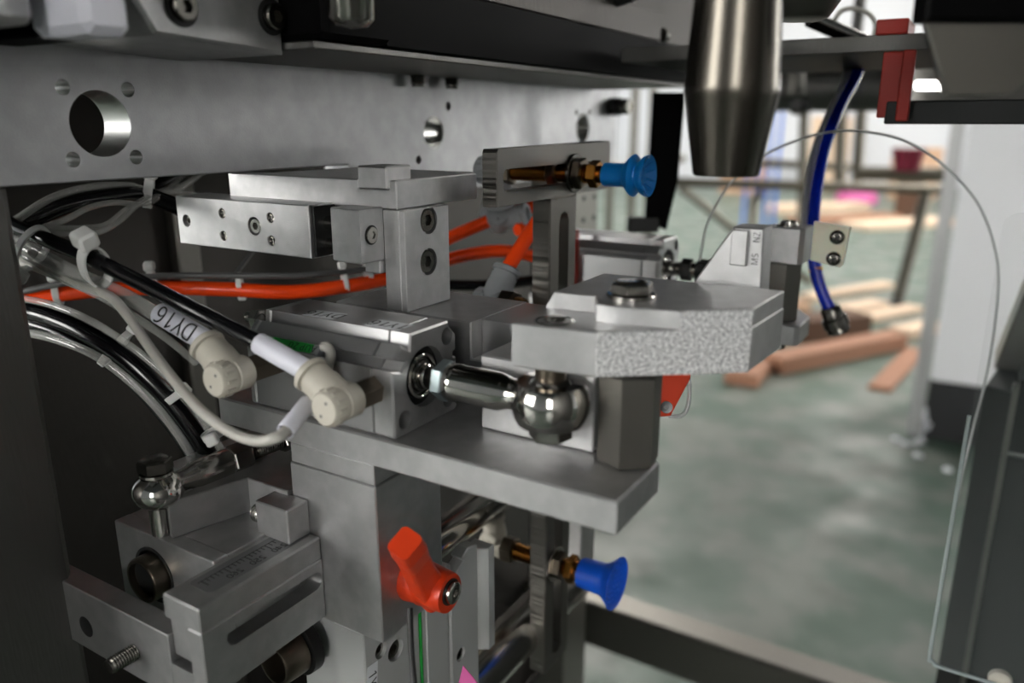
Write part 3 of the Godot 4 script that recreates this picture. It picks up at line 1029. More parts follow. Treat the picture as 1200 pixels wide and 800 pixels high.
# ---------- second station further back ----------
func station_two() -> void:
	var off := Vector3(0.5, 3.0, -249)
	var t := cylinder("rear_cylinder", off, "second silver cylinder further back behind the slotted strip, with black rod nuts", false)
	var mb := MB.new()
	var c := Vector3(-171, -91.6, -222.5) + off
	poly(mb, axis(c, Vector3(1, 0, 0)), hexa(12, 0, 0, 0.4), 6, 13, 0.5)
	part(t, "rod_nut", mb, M["dark machine paint"], "black rod nut")
	mb = MB.new()
	poly(mb, axis(c, Vector3(1, 0, 0)), hexa(13, 0, 0, 0.2), 16, 30, 0.6)
	thread(mb, c + Vector3(12, 0, 0), c + Vector3(42, 0, 0), 4.5, 1.4)
	part(t, "rod_coupling", mb, M["dark machine paint"])
	t = thing("rear_base_plate", Vector3(-170, -122.5, -480), "rear base plate whose end corner shows under the right hexagonal standoff", "plate")
	mb = MB.new()
	poly(mb, Transform3D(FY, Vector3.ZERO), pts([-262, -449, -89, -449, -86.5, -451, -86.5, -478, -110, -520, -262, -520]), -122.3, -110.6, 0.7)
	part(t, "plate_body", mb, M["anodised aluminium"])
	mb = MB.new()
	hex_head(mb, Vector3(-100.5, -126.7, -459.5) + Vector3(0, 6, 0), Vector3(0, -1, 0), 9, 7)
	part(t, "bolt_head", mb, M["bright steel"])
	t = thing("rear_hex_standoff", Vector3(-100.5, -110.6, -463), "dark hexagonal standoff under the nylon-tipped arm at the right", "standoff")
	mb = MB.new()
	poly(mb, Transform3D(FY, Vector3.ZERO), hexa(17.6, -100.8, -464, 0.2), -110.5, -77.0, 0.6)
	part(t, "hex_body", mb, M["mill steel"])
	t = thing("nylon_tipped_arm", Vector3(-98, -76.8, -462), "grey aluminium clamp arm carrying a natural nylon finger at the right", "arm")
	mb = MB.new()
	poly(mb, Transform3D(FY, Vector3.ZERO), pts([-108.5, -456, -92, -453.5, -89.5, -456, -89.5, -476, -108.5, -478]), -76.9, -56.6, 0.6)
	part(t, "arm_body", mb, M["anodised aluminium"])
	mb = MB.new()
	poly(mb, Transform3D(FY, Vector3.ZERO), pts([-110.5, -452, -108.7, -454, -108.7, -474, -111.2, -474]), -76, -57, 0.4)
	part(t, "side_cheek", mb, M["anodised aluminium"])
	mb = MB.new()
	lathe(mb, axis(Vector3(-100.5, -56.6, -464), Vector3.UP), V2([0, 0, 6.6, 0, 6.6, 0.8, 5, 0.9, 4.6, 2.6, 3.8, 3, 3.2, 2.6, 0, 2.6]), 28)
	part(t, "top_bolt", mb, M["bright steel"])
	var f := thing("nylon_finger", Vector3(-78, -77.2, -458), "off-white nylon finger block with two cross head screws on the right arm", "block")
	mb = MB.new()
	var n0 := Vector3(-84.6, -72.9, -450)
	var n1 := Vector3(-65.8, -53, -450)
	poly(mb, Transform3D(FZ, Vector3.ZERO), pts([n0.x, n0.y, n1.x - 3.2, n0.y - 2.6, n1.x - 2.0, n0.y - 1.0, n1.x - 0.2, n1.y - 0.6, n0.x, n1.y + 1.2]), -455, -450, 0.5)
	part(f, "nylon_block", mb, M["natural nylon"])
	for p in [Vector3(-71.9, -59.3, -450), Vector3(-72.5, -70.9, -450)]:
		mb = MB.new()
		lathe(mb, axis(p, Vector3(0, 0, 1)), V2([0, 0, 3.9, 0, 3.9, 0.5, 3.3, 1.5, 2.0, 2.1, 0, 2.2]), 24)
		var sc := part(f, "pan_screw", mb, M["screw steel"], "cross head pan screw")
		mb = MB.new()
		var fz := Transform3D(FZ.rotated(Vector3(0, 0, 1), 0.5), p + Vector3(0, 0, 2.1))
		poly(mb, fz, rect(-2.0, 2.0, -0.4, 0.4), 0.0, 0.2, 0.0)
		poly(mb, fz, rect(-0.4, 0.4, -2.0, 2.0), 0.01, 0.21, 0.0)
		part(sc, "cross_recess", mb, M["black rubber"])
	# black sheet arm hanging in front of the far windows
	t = thing("black_sheet_arm", Vector3(-225.5, -79.4, -566.4), "black sheet metal arm hanging behind the pale blue suction cup", "arm")
	mb = MB.new()
	var k := Transform3D(Basis(Vector3(cos(0.55), 0, -sin(0.55)), Vector3.UP, Vector3(sin(0.55), 0, cos(0.55))), Vector3(-236.5, 15.7, -590.6))
	poly(mb, k, pts([0, 6, 24, 6, 22, -60, 15, -98, -2, -92]), -3, 3, 0.6)
	part(t, "sheet", mb, M["black paint"])
	mb = MB.new()
	poly(mb, k, rrect(-15, 9, -100, -88, 2, 3), -8, 3.4, 0.8)
	part(t, "foot", mb, M["black rubber"])
	# red tie at the side of the rear cylinder
	mb = MB.new()
	box(mb, -229.5, -226.5, -106, -66, -452, -446, 0.5)
	solo("red_spacer", mb, M["red paint"], "thin dark red spacer strip at the left end of the rear cylinder", "spacer")



# ---------- slotted brackets with the blue suction cups ----------
func elbow(called: String, at: Vector3, out_dir: Vector3, tube_dir: Vector3, m: String, label: String, hex_af: float, hex_len: float, r := 6.4, group := "") -> Node3D:
	# a push-in elbow: 'at' is where it screws in, the body sits hex_len + 2r out along out_dir, the collar points along tube_dir
	var o := out_dir.normalized()
	var td := tube_dir.normalized()
	var c := at + o * (hex_len + r * 0.8)
	var t := thing(called, at, label, "fitting", group)
	var mb := MB.new()
	poly(mb, axis(at, o), hexa(hex_af, 0, 0, 0.35), 0, hex_len, 0.5)
	part(t, "hex_collar", mb, M["nickel"], "nickel hexagon")
	mb = MB.new()
	var h := hex_len
	lathe(mb, axis(at, o), V2([0, h - 0.5, r * 0.95, h - 0.5, r, h, r, h + r * 0.95, r * 0.94, h + r, r * 0.94, h + r * 1.12, r * 1.0, h + r * 1.18, r * 1.0, h + r * 2.05, r * 0.86, h + r * 2.2, 0, h + r * 2.2]), 36)
	lathe(mb, axis(c, td), V2([r * 0.97, 0, r * 1.02, r * 0.5, r * 1.03, r * 1.5, r * 0.98, r * 1.6, r * 0.98, r * 2.2, 0, r * 2.2]), 36)
	for k in 12:
		var ang := TAU * k / 12
		var f := axis(at + o * (h + r * 1.72), o)
		var q := f.basis * Vector3(cos(ang), sin(ang), 0)
		poly(mb, Transform3D(Basis(q.cross(o), o, q), f.origin), rect(-r * 0.1, r * 0.1, -r * 0.34, r * 0.26), r * 0.9, r * 1.07, 0.12)
	part(t, "body", mb, M[m])
	mb = MB.new()
	for k in 2:
		lathe(mb, axis(at + o * (h + r * 2.2) + o.cross(td) * r * (0.45 if k else -0.45), o), V2([0, 0.03, r * 0.1, 0.03]), 10)
	part(t, "pip_mark", mb, M["grey cable"])
	mb = MB.new()
	lathe(mb, axis(c + td * r * 2.2, td), V2([r * 0.7, -0.1, r * 0.86, -0.1, r * 0.86, r * 0.2, r * 1.06, r * 0.24, r * 1.08, r * 0.5, r * 0.98, r * 0.62, r * 0.6, r * 0.62]), 32)
	part(t, "release_ring", mb, M[m], "release ring")
	return t


func suction_brackets() -> void:
	# welded T bracket: slotted arm above, slotted strip below
	var t := thing("slotted_bracket", Vector3(-200, -320, -368), "T-shaped slotted steel bracket with torch-cut edges carrying the pale blue cup", "bracket")
	var mb := MB.new()
	var o := [-304.8, -12.0]
	var e := jag(Vector2(-304.6, -37.4), Vector2(-304.6, -12.2), 0.7, 0.16)
	var outline := PackedVector2Array()
	for q in e:
		outline.append(q)
	outline.append_array(pts([-305.6, -11.6, -423.5, -10.2, -424.3, -11.2, -425.6, -36.0, -424, -36.9]))
	var slot := rrect(-411, -309.5, -31.2, -20.6, 3.5, 5)
	poly(mb, Transform3D(FX, Vector3.ZERO), outline, -202.7, -194.5, 0.3, [slot])
	part(t, "slotted_arm", mb, M["mill steel"])
	mb = MB.new()
	outline = PackedVector2Array(jag(Vector2(-304.2, -37.0), Vector2(-304.2, -12.6), 0.55, 0.2))
	outline.append_array(pts([-305.2, -12.6, -305.2, -37.0]))
	poly(mb, Transform3D(FX, Vector3.ZERO), outline, -202.4, -194.8, 0.1)
	part(t, "torch_cut_edge", mb, M["cut steel edge"], "ridged torch-cut edge")
	mb = MB.new()
	outline = PackedVector2Array(jag(Vector2(-354.6, -320), Vector2(-354.6, -38.5), 0.7, 0.2))
	outline.append_array(pts([-355.8, -38.5, -355.8, -320]))
	poly(mb, Transform3D(FX, Vector3.ZERO), outline, -204.8, -195.2, 0.1)
	part(t, "torch_cut_edge", mb, M["cut steel edge"], "ridged torch-cut edge")
	mb = MB.new()
	var od := jag(Vector2(-355.0, -321), Vector2(-355.0, -37.6), 0.9, 0.2)
	outline = PackedVector2Array()
	for q in od:
		outline.append(q)
	outline.append_array(pts([-356, -37.2, -383.5, -37.2, -383.5, -321]))
	var inner := PackedVector2Array()
	for q in jag(Vector2(-364.2, -50.5), Vector2(-364.2, -312), 0.9, 0.2):
		inner.append(q)
	inner.append_array(pts([-364.2, -312, -368, -314.5, -371.5, -314.5, -375, -312, -375, -50, -373, -46.5, -369.5, -45.2, -366, -46.5]))
	poly(mb, Transform3D(FX, Vector3.ZERO), outline, -205.2, -194.5, 0.3, [inner])
	part(t, "slotted_strip", mb, M["mill steel"])
	mb = MB.new()
	for k in 26:   # lumpy weld bead along the joint
		var z := -356.0 - k * 1.05
		lathe(mb, axis(Vector3(-195.2, -37.4 + rng.randf_range(-0.2, 0.3), z), Vector3(0, 0, -1)), V2([0, -0.7, 0.8, -0.5, 1.15 + rng.randf() * 0.3, 0, 0.8, 0.5, 0, 0.7]), 10)
	part(t, "weld_bead", mb, M["cut steel edge"], "shiny weld bead")
	# upper cup stem through the slot
	var a := Vector3(0, -26, -379.2)
	t = thing("pale_suction_cup", Vector3(-176, -26, -379.2), "pale blue bellows suction cup on a brass stem through the slotted arm", "suction cup")
	mb = MB.new()
	lathe(mb, axis(Vector3(-176.5, a.y, a.z), Vector3(1, 0, 0)), V2([0, 0, 5.6, 0, 6.0, 0.5, 6.0, 11.2, 6.6, 12.0, 10.0, 15.2, 10.6, 16.6, 9.6, 17.6, 7.0, 18.4, 6.8, 19.0, 9.5, 21.6, 10.4, 23.6, 10.3, 24.6, 9.6, 24.2, 5.4, 20.5, 3.0, 20.2, 3.0, 14, 0, 14]), 40, 0.8)
	var cup := part(t, "bellows", mb, M["pale blue rubber"], "pale blue rubber bellows")
	mb = MB.new()
	for k in 10:
		var ang := TAU * k / 10
		var d := Vector3(0, cos(ang), sin(ang))
		rod(mb, Vector3(-155.4, a.y, a.z) + d * 4.5, Vector3(-152.6, a.y, a.z) + d * 8.6, 0.45, 0.1, 6)
	part(cup, "lip_ribs", mb, M["pale blue rubber"])
	mb = MB.new()
	thread(mb, Vector3(-232, a.y, a.z), Vector3(-184, a.y, a.z), 5.0, 1.35, 24)
	hex_nut(mb, Vector3(-184.6, a.y, a.z), Vector3(1, 0, 0), 12.5, 5.2, 2.0, 0.3)
	lathe(mb, axis(Vector3(-179.5, a.y, a.z), Vector3(1, 0, 0)), V2([0, 0, 4.4, 0, 4.4, 3.2, 0, 3.2]), 24)
	part(t, "brass_stem", mb, M["brass"], "threaded brass stem")
	mb = MB.new()
	washer(mb, Vector3(-194.4, a.y, a.z), Vector3(1, 0, 0), 10.0, 1.6, 5.1)
	part(t, "washer", mb, M["screw steel"])
	mb = MB.new()
	hex_nut(mb, Vector3(-192.7, a.y, a.z), Vector3(1, 0, 0), 14.5, 4.6, 4.7)
	hex_nut(mb, Vector3(-208.2, a.y, a.z), Vector3(1, 0, 0), 14.5, 5.0, 4.7)
	part(t, "lock_nut", mb, M["nickel"])
	elbow("push_fitting", Vector3(-231.5, a.y, a.z), Vector3(-1, 0, 0), Vector3(0, -1, -0.3), "grey plastic", "grey push-in elbow behind the left end of the slotted steel arm", 13, 6, 7.6)
	# lower cup
	var b := Vector3(0, -250.8, -365.3)
	t = thing("bright_suction_cup", Vector3(-180, -250.8, -365.3), "bright blue flat suction cup on a brass stem low on the slotted strip", "suction cup")
	mb = MB.new()
	lathe(mb, axis(Vector3(-177.2, b.y, b.z), Vector3(1, 0, 0)), V2([0, 0, 8.0, 0, 8.6, 0.8, 9.2, 14, 10.0, 16.0, 13.6, 20.8, 15.0, 22.0, 15.2, 22.8, 14.6, 22.8, 12.2, 20.6, 4.0, 19.0, 0, 19.0]), 48, 0.8)
	cup = part(t, "cup_body", mb, M["bright blue rubber"], "bright blue rubber cup")
	mb = MB.new()
	for ringr in [[5.6, 10], [8.4, 14], [11.0, 18]]:
		for k in ringr[1]:
			var ang: float = TAU * k / ringr[1]
			var d := Vector3(0, cos(ang), sin(ang))
			var base: float = -177.2 + 19.0 + (ringr[0] - 4.0) * 0.19
			lathe(mb, axis(Vector3(base, b.y, b.z) + d * ringr[0], Vector3(1, 0, 0)), V2([0.75, 0, 0.55, 0.6, 0, 0.7]), 8)
	part(cup, "grip_nubs", mb, M["bright blue rubber"])
	mb = MB.new()
	thread(mb, Vector3(-230, b.y, b.z), Vector3(-184.5, b.y, b.z), 5.0, 1.35, 24)
	hex_nut(mb, Vector3(-185.2, b.y, b.z), Vector3(1, 0, 0), 15.0, 4.6, 2.0, 0.1)
	lathe(mb, axis(Vector3(-180.6, b.y, b.z), Vector3(1, 0, 0)), V2([0, 0, 6, 0, 6, 3.6, 0, 3.6]), 24)
	part(t, "brass_stem", mb, M["brass"], "threaded brass stem")
	mb = MB.new()
	washer(mb, Vector3(-194.4, b.y, b.z), Vector3(1, 0, 0), 10.4, 1.4, 5.1)
	part(t, "washer", mb, M["bright steel"])
	mb = MB.new()
	hex_nut(mb, Vector3(-193, b.y, b.z), Vector3(1, 0, 0), 14.5, 4.8, 4.7)
	part(t, "lock_nut", mb, M["nickel"])
	var el := elbow("push_fitting", Vector3(-221.5, b.y, b.z), Vector3(-1, 0, 0), Vector3(-0.15, 1, 0), "ivory plastic", "white push-in elbow screwed to the bright blue cup's stem under the base plate", 14, 8, 7.0)
	mb = MB.new()
	rod(mb, Vector3(-236.5, b.y + 9, b.z + 6), Vector3(-228.5, b.y + 8.2, b.z + 9), 2.6, 0.4)
	part(el, "side_port", mb, M["ivory plastic"])
	# elbow screwed into the strip, orange hose going up
	var c := Vector3(-206.5, -93.7, -348)
	t = elbow("push_fitting", Vector3(-211, c.y, c.z), Vector3(-1, 0, 0), Vector3(0.15, 1, -0.62), "grey plastic", "grey push-in elbow with an orange hose left of the slotted strip", 14, 8.5, 7.4)
	mb = MB.new()
	thread(mb, Vector3(-213, c.y, c.z), Vector3(-205.5, c.y, c.z), 5, 1.3)
	part(t, "brass_thread", mb, M["brass"])
	mb = MB.new()
	tube(mb, [Vector3(-222.8, -76.2, -358.8), Vector3(-221, -68.6, -365.7), Vector3(-217.2, -56.4, -375.6), Vector3(-214.8, -46.1, -386.5)], 4.0)
	solo("orange_hose", mb, M["orange tube"], "short straight orange hose rising from the grey elbow beside the slotted strip", "hose")
	# twin grey fittings further back
	elbow("push_fitting", Vector3(-271.5, -62.6, -428), Vector3(0.3, 0.35, 0.6), Vector3(1, 0.25, -0.2), "grey plastic", "front grey tee fitting in the cluster under the slotted arm", 12, 1, 7.0)
	elbow("push_fitting", Vector3(-277.6, -58, -444), Vector3(-0.5, 0.2, 0.4), Vector3(1, 0.5, -0.2), "grey plastic", "rear grey tee fitting in the cluster under the slotted arm", 12, 1, 7.0)
	mb = MB.new()
	tube(mb, [Vector3(-266, -55.2, -433.7), Vector3(-257.7, -52.9, -443.3), Vector3(-248.2, -51.5, -458)], 4.0)
	solo("orange_hose", mb, M["orange tube"], "stub of orange hose leaving the upper grey fitting just under the slotted arm", "hose")
	mb = MB.new()
	tube(mb, [Vector3(-253.8, -64.3, -420), Vector3(-249.2, -62.8, -433.1), Vector3(-243.4, -60.9, -449.4)], 4.0)
	solo("orange_hose", mb, M["orange tube"], "stub of orange hose leaving the lower grey fitting behind the slotted strip", "hose")
	mb = MB.new()
	tube(mb, [Vector3(-315.6, -85.1, -381.4), Vector3(-295.2, -70.9, -404.7), Vector3(-277.1, -60.8, -422.7)], 4.0)
	solo("orange_hose", mb, M["orange tube"], "straight orange hose slanting up from behind the upright to the grey fittings", "hose")


# ---------- slide, arm and upright ----------
func slide_arm() -> void:
	var t := thing("flat_beam", Vector3(-263, -35, -285), "flat aluminium beam under the drilled plate resting on the upright post", "beam")
	var mb := MB.new()
	poly(mb, Transform3D(FY, Vector3.ZERO), pts([-315, -255.6, -212.2, -255.6, -212.2, -314, -220, -322, -296, -322, -298, -268, -315, -268]), -35.0, -23.1, 0.5)
	part(t, "beam_body", mb, M["anodised aluminium"])
	mb = MB.new()
	poly(mb, Transform3D(FZ, Vector3.ZERO), pts([-237.8, -34.8, -212.4, -34.8, -212.4, -23.3, -216.4, -23.3, -216.4, -27.0, -233.2, -27.0, -233.2, -23.3, -237.8, -23.3]), -256.5, -255.3, 0.3)
	part(t, "end_plate", mb, M["anodised aluminium"])
	t = thing("square_key", Vector3(-224, -27, -255), "small bright square key standing up in the notch of the flat beam", "key")
	mb = MB.new()
	box(mb, -231.8, -215.8, -27.0, -17.4, -270, -253.6, 0.7)
	part(t, "key_body", mb, M["anodised aluminium"])
	t = thing("upright_post", Vector3(-214, -78, -270), "upright aluminium post with two sunk socket screws behind the labelled cylinder", "post")
	mb = MB.new()
	var hx := [circ(5.9, 30, -271.5, -40.6), circ(5.9, 30, -270.6, -58.4)]
	poly(mb, Transform3D(FX, Vector3.ZERO), rect(-286, -255, -78, -35.1, 0.4), -211.4, -208.4, 0.35, hx)
	box(mb, -219.9, -211.4, -78, -35.1, -286, -255, 0.35)
	part(t, "post_body", mb, M["anodised aluminium"])
	for q in [[-271.5, -40.6], [-270.6, -58.4]]:
		bolt_in(t, Vector3(-211.3, q[1], q[0]), Vector3(1, 0, 0), 5.0, 2.4, 4.6)
	# small stepped block
	t = thing("clamp_block", Vector3(-228, -57, -248), "small stepped aluminium block with one socket screw left of the upright", "block")
	mb = MB.new()
	poly(mb, Transform3D(FY, Vector3.ZERO), pts([-237.4, -242.5, -228.4, -240.6, -219.8, -240.6, -219.8, -254.9, -237.4, -254.9]), -56.3, -34.0, 0.45)
	part(t, "block_body", mb, M["anodised aluminium"])
	mb = MB.new()
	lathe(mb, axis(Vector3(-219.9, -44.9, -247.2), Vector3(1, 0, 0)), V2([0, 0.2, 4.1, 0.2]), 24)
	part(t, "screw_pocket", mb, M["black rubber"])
	bolt_in(t, Vector3(-219.8, -44.9, -247.2), Vector3(1, 0, 0), 3.4, 0.9, 3, "bright steel")
	mb = MB.new()
	box(mb, -228.5, -220.2, -62, -56.4, -258, -252, 0.4)
	part(t, "lower_tab", mb, M["anodised aluminium"])
	# slide block
	t = thing("slide_block", Vector3(-293, -57, -252), "long flat aluminium slide block with screw holes at the left under the drilled plate", "slide")
	mb = MB.new()
	var hs := []
	for q in [[-304.0, -40.3, 2.4], [-304.4, -50.6, 2.4], [-272.3, -40.4, 2.4], [-272.7, -50.5, 2.4], [-330.1, -45.3, 3.0], [-283.0, -44.8, 4.2]]:
		hs.append(circ(q[2], 24, q[0], q[1]))
	var sp := pts([-336.8, -56.6, -248.8, -56.6, -248.8, -33.8, -336.8, -33.8])
	poly(mb, Transform3D(FZ, Vector3.ZERO), sp, -247, -241, 0.45, hs)
	poly(mb, Transform3D(FZ, Vector3.ZERO), sp, -260, -247.1, 0.3)
	part(t, "slide_body", mb, M["anodised aluminium"])
	mb = MB.new()
	for q in [[-304.0, -40.3], [-304.4, -50.6], [-272.3, -40.4], [-272.7, -50.5]]:
		lathe(mb, axis(Vector3(q[0], q[1], -244.0), Vector3(0, 0, 1)), V2([0, 0.6, 1.6, 0.9, 2.4, 2.2]), 20)
	part(t, "countersink", mb, M["bright steel"])
	bolt_in(t, Vector3(-283.0, -44.8, -245.4), Vector3(0, 0, 1), 3.5, 3.9, 3.2, "bright steel")
	bolt_in(t, Vector3(-330.1, -45.3, -246.0), Vector3(0, 0, 1), 2.6, 3.6, 2.4, "bright steel")
	mb = MB.new()
	rod(mb, Vector3(-248.7, -42, -251), Vector3(-237.5, -42, -251), 3, 0.2)
	rod(mb, Vector3(-248.7, -51, -251), Vector3(-237.5, -51, -251), 2.4, 0.2)
	part(t, "slide_rod", mb, M["chrome"])
	mb = MB.new()
	box(mb, -248.7, -247.6, -56, -34.4, -259, -243, 0.2)
	part(t, "end_bumper", mb, M["dark machine paint"], "dark end face")


# ---------- the scale bar, clamp block and tie rod at lower left ----------
func lower_clamp() -> void:
	var t := thing("clamp_housing", Vector3(-206, -198.5, -222), "large square aluminium clamp housing under the base plate carrying the red lever", "housing")
	var mb := MB.new()
	box(mb, -228.2, -183.4, -198.5, -130.8, -242, -201.7, 0.5)
	part(t, "housing_body", mb, M["anodised aluminium"])
	mb = MB.new()
	box(mb, -227.6, -184.0, -130.7, -122.6, -241.4, -202.2, 0.3)
	part(t, "top_spacer", mb, M["anodised aluminium"])
	# scale bar, T section, slotted web
	t = thing("scale_bar", Vector3(-222, -196, -175), "slotted aluminium bar with an engraved millimetre scale at the lower left", "scale bar")
	mb = MB.new()
	box(mb, -233.0, -213.6, -169.8, -160.0, -201.5, -143.5, 0.6)
	part(t, "scale_flange", mb, M["anodised aluminium"])
	mb = MB.new()
	poly(mb, Transform3D(FX, Vector3.ZERO), rect(-201.5, -143.5, -196.6, -169.85, 0.5), -221.0, -213.5, 0.5, [rrect(-215, -153.6, -182.0, -174.2, 3.8, 8)] if false else [rrect(-200.6, -153.6, -182.0, -174.2, 3.8, 8)])
	part(t, "slotted_web", mb, M["anodised aluminium"])
	mb = MB.new()
	poly(mb, Transform3D(FY, Vector3.ZERO), rrect(-230.5, -218.0, -201, -152.0, 2.5, 5), -160.0, -159.93, 0.02)
	var sc := part(t, "engraved_scale", mb, mat("etched aluminium", Color(0.56, 0.565, 0.57), 0.75, 0.5), "engraved millimetre scale")
	mb = MB.new()
	for k in 25:
		var z := -155.5 - k * 1.95
		if z < -200.5:
			break
		var long := 4.2 if k % 5 == 0 else 2.4
		box(mb, -227.2, -227.2 + long, -159.95, -159.88, z - 0.16, z + 0.16, 0)
	box(mb, -227.4, -227.1, -159.95, -159.88, -201, -154.0, 0)
	part(sc, "tick_marks", mb, M["print"])
	var zz := -163.0
	for n in ["260", "250", "240", "230"]:
		lettering(sc, "scale_number", n, Vector3(-221.0, -159.85, zz - 2.5), Vector3(0, 0, 1), Vector3(-1, 0, 0), 3.0, M["print"])
		zz -= 10.6
	# rail
	t = thing("cross_rail", Vector3(-262, -203, -148), "flat aluminium cross rail running left from the scale bar with a stud in it", "rail")
	mb = MB.new()
	poly(mb, Transform3D(FX, Vector3.ZERO), rect(-152.5, -143.6, -205, -177.5, 0.4), -345, -233.2, 0.3)
	poly(mb, Transform3D(FX, Vector3.ZERO), pts([-152.5, -186, -145.6, -186, -145.6, -169.9, -152.5, -169.9]), -233.2, -221.2, 0.3)
	poly(mb, Transform3D(FX, Vector3.ZERO), pts([-152.5, -205, -143.6, -205, -143.6, -189, -152.5, -189]), -233.2, -221.2, 0.3)
	part(t, "rail_body", mb, M["anodised aluminium"])
	mb = MB.new()
	thread(mb, Vector3(-255.5, -193, -146), Vector3(-255.5, -193, -133), 3.2, 1.0)
	part(t, "stud", mb, M["screw steel"], "threaded stud")
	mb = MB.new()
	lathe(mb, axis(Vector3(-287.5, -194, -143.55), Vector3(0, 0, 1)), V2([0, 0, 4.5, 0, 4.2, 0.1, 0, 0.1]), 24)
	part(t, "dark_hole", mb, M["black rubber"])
	# bearing block
	t = thing("bearing_block", Vector3(-263, -203, -190), "aluminium bearing block behind the cross rail with a shaft bearing in its front", "block")
	mb = MB.new()
	poly(mb, Transform3D(FZ, Vector3.ZERO), rect(-294.5, -232.5, -215, -158.7, 0.4), -172, -165, 0.4, [circ(12.2, 40, -271.0, -176.5)])
	part(t, "front_wall", mb, M["anodised aluminium"])
	mb = MB.new()
	box(mb, -294.3, -232.7, -214.8, -158.9, -232, -172, 0.3)
	part(t, "block_body", mb, M["anodised aluminium"])
	mb = MB.new()
	poly(mb, Transform3D(FY, Vector3.ZERO), pts([-262.6, -168.6, -260.6, -168.2, -252.4, -200, -229, -200, -229, -243, -294, -243, -294, -190, -264, -190]), -158.8, -143.3, 0.45)
	part(t, "raised_platform", mb, M["anodised aluminium"])
	mb = MB.new()
	lathe(mb, axis(Vector3(-271.0, -176.5, -172), Vector3(0, 0, 1)), V2([0, 0.2, 12.1, 0.2, 12.1, 7.4, 10.9, 7.4, 10.9, 3.0, 0, 3.0]), 40)
	part(t, "bore_seal", mb, M["black rubber"])
	mb = MB.new()
	lathe(mb, axis(Vector3(-271.0, -176.5, -170), Vector3(0, 0, 1)), V2([8.4, 0, 9.6, 0, 9.6, 10.4, 9.1, 11.0, 8.0, 11.0, 7.8, 10.4, 7.8, 4]), 40)
	part(t, "shaft_collar", mb, M["nickel"], "dark metal shaft collar")
	mb = MB.new()
	lathe(mb, axis(Vector3(-271.0, -176.5, -170), Vector3(0, 0, 1)), V2([0, 8.5, 7.9, 8.5]), 32)
	part(t, "shaft_end", mb, M["dark machine paint"])
	# small pad with adjusting screw
	t = thing("adjuster_pad", Vector3(-228, -158, -191), "small aluminium pad with a threaded adjusting screw beside the scale bar", "pad")
	mb = MB.new()
	box(mb, -237.0, -219.0, -159.9, -145.2, -201.5, -190.0, 0.5)
	part(t, "pad_body", mb, M["anodised aluminium"])
	mb = MB.new()
	thread(mb, Vector3(-236.9, -153, -194), Vector3(-241.5, -153, -194), 4.0, 1.3)
	part(t, "adjusting_screw", mb, M["bright steel"])
	# post and ball joint
	t = thing("ball_joint_rod", Vector3(-268.2, -158.6, -167.5), "dark polished ball joint rod with a hexagon bolt standing on the bearing block", "rod end")
	var c := Vector3(-268.2, -140.0, -169.6)
	mb = MB.new()
	rod(mb, Vector3(c.x, -158.8, c.z), Vector3(c.x, -146.5, c.z), 4.6, 0.3, 28)
	part(t, "post", mb, M["bright steel"])
	mb = MB.new()
	var ring := []
	for i in 13:
		var w := -6.2 + 12.4 * i / 12
		ring.append(Vector2(sqrt(maxf(9.8 * 9.8 - w * w * 1.5, 0.1)), w))
	ring.append(Vector2(5.5, 6.2)); ring.append(Vector2(5.5, -6.2)); ring.append(ring[0])
	lathe(mb, axis(c, Vector3.UP), ring, 44, 0.85)
	part(t, "eye_housing", mb, M["chrome"])
	mb = MB.new()
	lathe(mb, axis(c + Vector3(0, 6.0, 0), Vector3.UP), V2([0, 0, 4.6, 0, 4.6, 0.8, 6.4, 0.9, 6.4, 1.9, 0, 1.9]), 32)
	part(t, "washer", mb, M["chrome"])
	mb = MB.new()
	hex_head(mb, c + Vector3(0, 8.0, 0), Vector3.UP, 11.5, 5.2, 0.5)
	part(t, "hex_bolt", mb, M["screw steel"], "hexagon bolt head")
	mb = MB.new()
	var rd := Vector3(0.10, 0.02, -1).normalized()
	lathe(mb, axis(c, rd), V2([4.2, 7, 4.6, 12, 5.6, 15, 6.0, 16, 6.0, 31, 5.4, 32, 0, 32]), 32)
	poly(mb, axis(c + rd * 32, rd), hexa(11.5, 0, 0, 0.3), 0, 9, 0.5)
	part(t, "rod_socket", mb, M["bright steel"])
	mb = MB.new()
	thread(mb, c + rd * 40, c + rd * 66, 3.6, 1.2)
	poly(mb, axis(c + rd * 58, rd), hexa(10, 0, 0, 0.1), 0, 5, 0.4)
	part(t, "threaded_rod", mb, M["screw steel"])
	# red clamping lever
	t = thing("red_clamp_lever", Vector3(-183, -190, -220), "red plastic clamping lever with a steel screw on the clamp housing", "clamp lever")
	var h := Vector3(-183.3, -178.3, -220.0)
	var hub := Vector3(-163.5, -178.3, -220.0)
	mb = MB.new()
	lathe(mb, axis(h, Vector3(1, 0, 0)), V2([0, 0, 9.0, 0, 9.4, 1, 8.2, 12, 7.6, 18, 7.2, 19.6, 0, 19.6]), 36, 0.8)
	lathe(mb, axis(h + Vector3(6, -1, 0), Vector3(1, 0, 0.0)), V2([8.0, 0, 8.4, 1, 7.8, 13.6, 0, 13.8]), 36, 0.8)
	# arm: lofted rounded rectangles from hub to grip
	var secs := [[Vector3(-173.5, -184.5, -222.0), 5.4, 6.4], [Vector3(-172.5, -176.5, -217.0), 5.2, 6.2], [Vector3(-170.0, -166.0, -209.5), 4.8, 5.4], [Vector3(-167.0, -156.0, -202.5), 4.8, 5.2], [Vector3(-164.0, -148.5, -196.5), 5.2, 5.6], [Vector3(-162.5, -143.0, -192.5), 4.8, 5.2]]
	loft(mb, secs, Vector3(1, 0, 0.25))
	part(t, "lever_arm", mb, M["red plastic"])
	mb = MB.new()
	lathe(mb, axis(hub, Vector3(1, 0, 0)), V2([0, 0, 5.4, 0, 5.4, 0.5, 0, 0.5]), 28)
